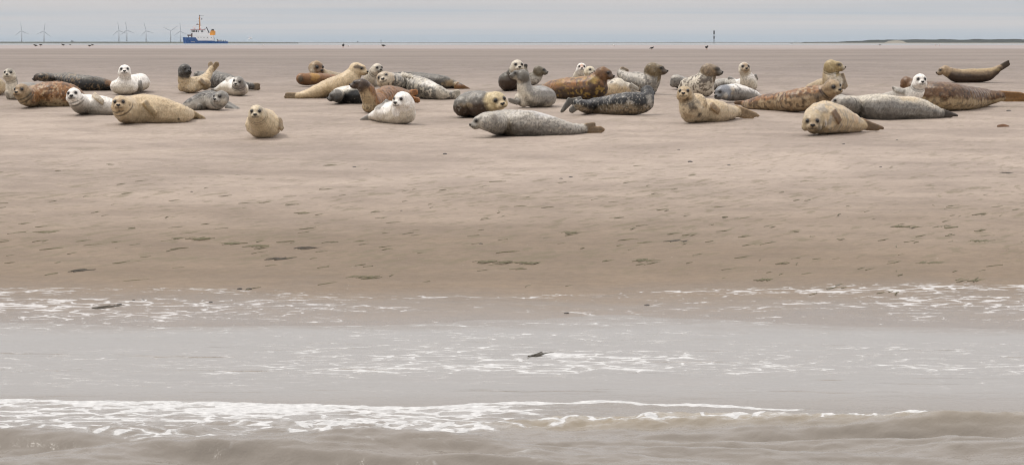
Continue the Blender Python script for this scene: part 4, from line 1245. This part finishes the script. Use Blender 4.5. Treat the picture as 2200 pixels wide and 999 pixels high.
BM = [bird_mesh(True), bird_mesh(False)]
gd, gw = "dark birds feeding on the far flats", "white gulls on the far flats"
for px_, py, k, fc, lab, sc_ in (
        (76, 101.5, 'dark', 185, "dark bird leftmost of all, standing on the far sand below the first turbine", 1.0),
        (87.5, 100.8, 'dark', 150, "dark bird second from the left, tail towards the ship", 1.0),
        (135.5, 100.5, 'dark', 200, "dark bird alone between the left pair and the close pair", 1.0),
        (151, 99, 'dark', 20, "smallest dark bird left of the close pair", .7),
        (192.5, 101.5, 'dark', 170, "front bird of the close dark pair left of the ship", .9),
        (198.5, 99.8, 'dark', 190, "rear bird of the close dark pair left of the ship", .9),
        (737.5, 104.6, 'dark', 80, "upright dark bird seen end on, left of the picture's middle", 1.15),
        (823.5, 102.6, 'dark', 160, "hunched dark bird below the marker pole", 1.0),
        (1400.5, 108, 'dark', 10, "dark bird on the flats left of the sea beacon", .7),
        (1518.5, 108.5, 'dark', 60, "dark bird on the flats just below the sea beacon", .85),
        (1890.5, 100.2, 'dark', 70, "dark bird on the flats in front of the pale dune", .9),
        (565, 99.5, 'white', 10, "white gull on the flats right of the ship", .7),
        (748.5, 101, 'white', 160, "white gull right of the upright dark bird", .7),
        (2010, 99, 'white', 200, "left white gull of the pair in front of the dune island", .8),
        (2018.5, 99, 'white', 20, "right white gull of the pair in front of the dune island", .8),
        (1319.5, 100.5, 'white', 200, "white gull alone on the flats left of the sea beacon", .7)):
    bird(px_, py, k, fc, lab, gd if k == 'dark' else gw, sc_)
# one gull on the wing right of the ship
fd = 420.0
p = at(538, 83, fd)
fb = empty("gull", p, "grey gull flying low over the flats right of the ship", "bird")
fb.rotation_euler = (R(10), R(-25), R(20))
MB().ball((0, 0, 0), (.19, .06, .06), 2).ball((.18, 0, .02), (.05, .04, .04), 2).cone((-.15, 0, 0), (-.28, 0, 0), .04, .05, 8).build("body", WHITEF, fb, None, True)
for s_ in (-1, 1):
    wg = bmesh.new()
    ring = []
    for yy_, zz, x0_, x1_ in ((.03, .02, -.07, .10), (.22, .14, -.05, .10), (.42, .10, -.09, .03), (.62, .02, -.12, -.09)):
        ring.append([wg.verts.new((x0_, s_ * yy_, zz)), wg.verts.new((x1_, s_ * yy_, zz + .006)), wg.verts.new((x1_ * .9, s_ * yy_, zz - .012)), wg.verts.new((x0_, s_ * yy_, zz - .006))])
    for a_, b_ in zip(ring[:-1], ring[1:]):
        for q in range(4): wg.faces.new((a_[q], a_[(q + 1) % 4], b_[(q + 1) % 4], b_[q]))
    wg.faces.new(ring[0]); wg.faces.new(ring[-1][::-1])
    bmesh.ops.recalc_face_normals(wg, faces=wg.faces)
    me = bpy.data.meshes.new("wing"); wg.to_mesh(me); wg.free()
    link("wing", me, GREYF, fb)

# ------------------------------------------------------------------ wrack, stones and driftwood on the sand
WRACK = plain("seaweed", (.125, .11, .055), .6, .5, 14)
WRACK_D = plain("dark_seaweed", (.045, .036, .022), .6, .4, 14)
STONE = plain("dark_stone", (.03, .026, .024), .5, .4, 30)
WOOD = plain("driftwood", (.12, .06, .03), .75, .5, 25)


def strands(rng, n, w, depth, h, b=None):
    """thin weed blades lying in a loose bunch; w across, depth along the view"""
    b = b or bmesh.new()
    for k in range(n):
        L = rng.uniform(.10, .30); a = rng.gauss(1.2, .13)
        cx_ = rng.uniform(-.5, .5) * w; cy_ = rng.gauss(0, depth * .22) + cx_ * -.9
        wd = rng.uniform(.0014, .0034); cv = rng.uniform(-.25, .25)
        prev = None
        for i in range(6):
            t_ = i / 5 - .5
            aa = a + cv * t_
            x_, y_ = cx_ + math.cos(aa) * L * t_, cy_ + math.sin(aa) * L * t_
            z_ = h * (.25 + .75 * rng.random() * (1 - abs(t_) * 1.2))
            q = wd * (1 - abs(t_) * 1.3) + .0015
            nx, ny = -math.sin(aa) * q, math.cos(aa) * q
            ring = [b.verts.new((x_ + nx, y_ + ny, z_)), b.verts.new((x_, y_, z_ + q * .8)), b.verts.new((x_ - nx, y_ - ny, z_)), b.verts.new((x_, y_, z_ - q * .8))]
            if prev:
                for e in range(4): b.faces.new((prev[e], prev[(e + 1) % 4], ring[(e + 1) % 4], ring[e]))
            else: b.faces.new(ring)
            prev = ring
        b.faces.new(prev[::-1])
    return b


def onsand(px_, py):
    d_ = dist(px_, py); p_ = at(px_, py, d_)
    p_[2] = float(ground(p_[0], p_[1]))
    return p_, d_


rng = random.Random(4)
WEED = [(490, 518, 46, "thick olive seaweed strand on the mid beach at left, largest of its tide line"), (412, 510, 70, "thin olive seaweed trail left of the thickest strand on the mid beach"),
        (98, 495, 30, "short olive seaweed tuft near the left edge of the mid beach"), (565, 523, 40, "olive seaweed strand right of the thickest one on the mid beach"),
        (655, 527, 34, "dark olive seaweed strand in the row on the mid beach left of centre"), (1045, 556, 90, "long wavy seaweed strand right of centre on the mid beach"),
        (1130, 557, 44, "seaweed strand at the right end of the long wavy one"), (1222, 496, 36, "loose seaweed tuft above the long wavy strand"),
        (1158, 793, 12, "brown seaweed scrap floating in the thin water"), (232, 660, 20, "dark seaweed scrap by the left foam line"),
        (2000, 567, 44, "olive seaweed clump near the right edge of the beach"), (1650, 604, 26, "golden brown seaweed scrap low on the beach right of centre"),
        (2082, 609, 38, "thin olive seaweed streak low on the beach at far right"), (2105, 521, 40, "olive green seaweed strand on the mid beach at far right"),
        (1460, 516, 36, "dark seaweed strand on the mid beach below the spotted cream seal"), (1385, 559, 34, "seaweed strand low on the beach left of the golden scrap"),
        (2163, 367, 16, "dark seaweed scrap on the upper beach by the right edge"), (175, 583, 24, "dark seaweed scrap on the lower beach at left"),
        (1945, 489, 40, "thin seaweed strand on the mid beach right, left half of a broken line"), (2030, 490, 34, "thin seaweed strand on the mid beach right, right half of a broken line"),
        (600, 550, 30, "thin dark seaweed strand on the lower mid beach under the round cream seal"), (780, 590, 50, "faint seaweed streak on the lower beach left of centre")]
for px_, py, wpx, lab in WEED:
    p_, d_ = onsand(px_, py)
    if py > 700: p_[2] = -.008
    w_ = wpx / F * d_
    b_ = strands(rng, 5 + int(wpx / 5), w_, max(.2, w_ * 1.2) if py < 640 else .05, .002)
    me = bpy.data.meshes.new("seaweed"); bmesh.ops.recalc_face_normals(b_, faces=b_.faces); b_.to_mesh(me); b_.free()
    o = link("seaweed", me, WRACK_D if 'dark' in lab or 'brown' in lab.split()[0] else WRACK, None, p_)
    tag(o, lab, "seaweed", "seaweed strands on the sand")


def lump(w, dpt, h, seed, mat):
    b_ = bmesh.new()
    bmesh.ops.create_icosphere(b_, subdivisions=3, radius=1)
    for v_ in b_.verts:
        n_ = float(fbm(np.array([v_.co.x * 1.6 + seed]), np.array([v_.co.y * 1.6]), np.array([v_.co.z * 1.6]), seed=seed, octv=3)[0])
        v_.co *= .75 + .5 * n_
        v_.co.x *= w / 2; v_.co.y *= dpt / 2; v_.co.z *= h / 2
        v_.co.z = max(v_.co.z, -h * .15)
    me = bpy.data.meshes.new("stone"); b_.to_mesh(me); b_.free()
    me.polygons.foreach_set('use_smooth', np.ones(len(me.polygons), dtype=bool))
    me.materials.append(mat)
    return me


STN = [(515, 621.5, 11, "left one of two dark stones above the foam line at left"), (535, 621, 11, "right one of two dark stones above the foam line at left"),
       (257, 655, 10, "dark stone right beside the seaweed scrap in the left foam line"), (287, 647, 6, "small dark pebble in the left foam line, left of two"), (307, 646, 6, "small dark pebble in the left foam line, right of two"),
       (453, 650.5, 9, "dark stone on the wet sand below the two stones"), (1390, 649.5, 11, "dark stone on the wet sand right of centre"), (1217, 666, 10, "dark stone at the edge of the foam, centre right"),
       (1483, 343.5, 11, "dark lump on the upper beach below the spotted cream seal"), (761, 357, 8, "dark pebble on the upper beach below the bright white seal"), (412, 414, 6, "tiny dark pebble on the upper beach at left"),
       (1458, 322, 6, "dark pebble just above the dark lump on the upper beach"), (1566, 350, 8, "dark pebble right of the dark lump on the upper beach"), (1892, 353, 6, "dark pebble on the upper beach below the speckled grey seal"),
       (1205, 383, 8, "left one of two dark pebbles on the upper beach in the centre"), (1226, 380, 8, "right one of two dark pebbles on the upper beach in the centre"),
       (956, 329, 9, "flat dark pebble just below the long grey seal's head"), (1812, 311, 6, "dark pebble just below the front right seal"), (1927, 299, 5, "dark pebble right of the front right seal"),
       (2167, 237, 10, "dark clod right behind the reddish wood lump"), (1033, 521, 8, "dark pebble on the mid beach in the centre"), (862, 448, 5, "tiny dark pebble on the mid beach left of centre")]
for k, (px_, py, w, lab) in enumerate(STN):
    p_, d_ = onsand(px_, py)
    w_ = w / F * d_
    o = link("pebble" if w < 9 else "stone", lump(w_, w_ * 1.2, w_ * .45, k + 3, STONE), None, None, p_)
    o.rotation_euler[2] = rng.uniform(0, 6)
    tag(o, lab, "stone", "dark stones on the beach")
p_, d_ = onsand(2155, 271)
w_ = 25 / F * d_
tag(link("driftwood", lump(w_ * 1.1, w_ * .5, w_ * .42, 77, WOOD), None, None, p_), "reddish brown lump of driftwood lying alone at right below the huge brown seal", "driftwood")

# small scraps of weed that nobody could count
b_ = bmesh.new()
for k in range(280):
    py = rng.triangular(330, 640, 520); px_ = rng.uniform(-150, 2350)
    p_, d_ = onsand(px_, py)
    s_ = bmesh.new()
    n0 = len(b_.verts)
    w_ = rng.uniform(8, 26) / F * d_
    strands(rng, rng.choice((1, 1, 1, 2)), w_, .3, .002, b_)
    b_.verts.ensure_lookup_table()
    for v_ in list(b_.verts)[n0:]: v_.co += Vector(p_)
    s_.free()
bmesh.ops.recalc_face_normals(b_, faces=b_.faces)
me = bpy.data.meshes.new("seaweed_scraps"); b_.to_mesh(me); b_.free()
tag(link("seaweed_scraps", me, WRACK), kind='stuff')

# ------------------------------------------------------------------ sea air
hz = MB().box((0, 12700, 66), (14000, 25600, 138)).mesh("haze")
hm = bpy.data.materials.new("haze"); hm.use_nodes = True
hm.node_tree.nodes.clear(); ht = NT(hm.node_tree)
vol = ht.n('ShaderNodeVolumePrincipled')
vol.inputs['Color'].default_value = (.80, .87, .93, 1)
vol.inputs['Density'].default_value = 1.8e-5
vol.inputs['Anisotropy'].default_value = 0.0
ho = ht.n('ShaderNodeOutputMaterial'); hm.node_tree.links.new(vol.outputs[0], ho.inputs['Volume'])
tag(link("haze", hz, hm), kind='stuff')
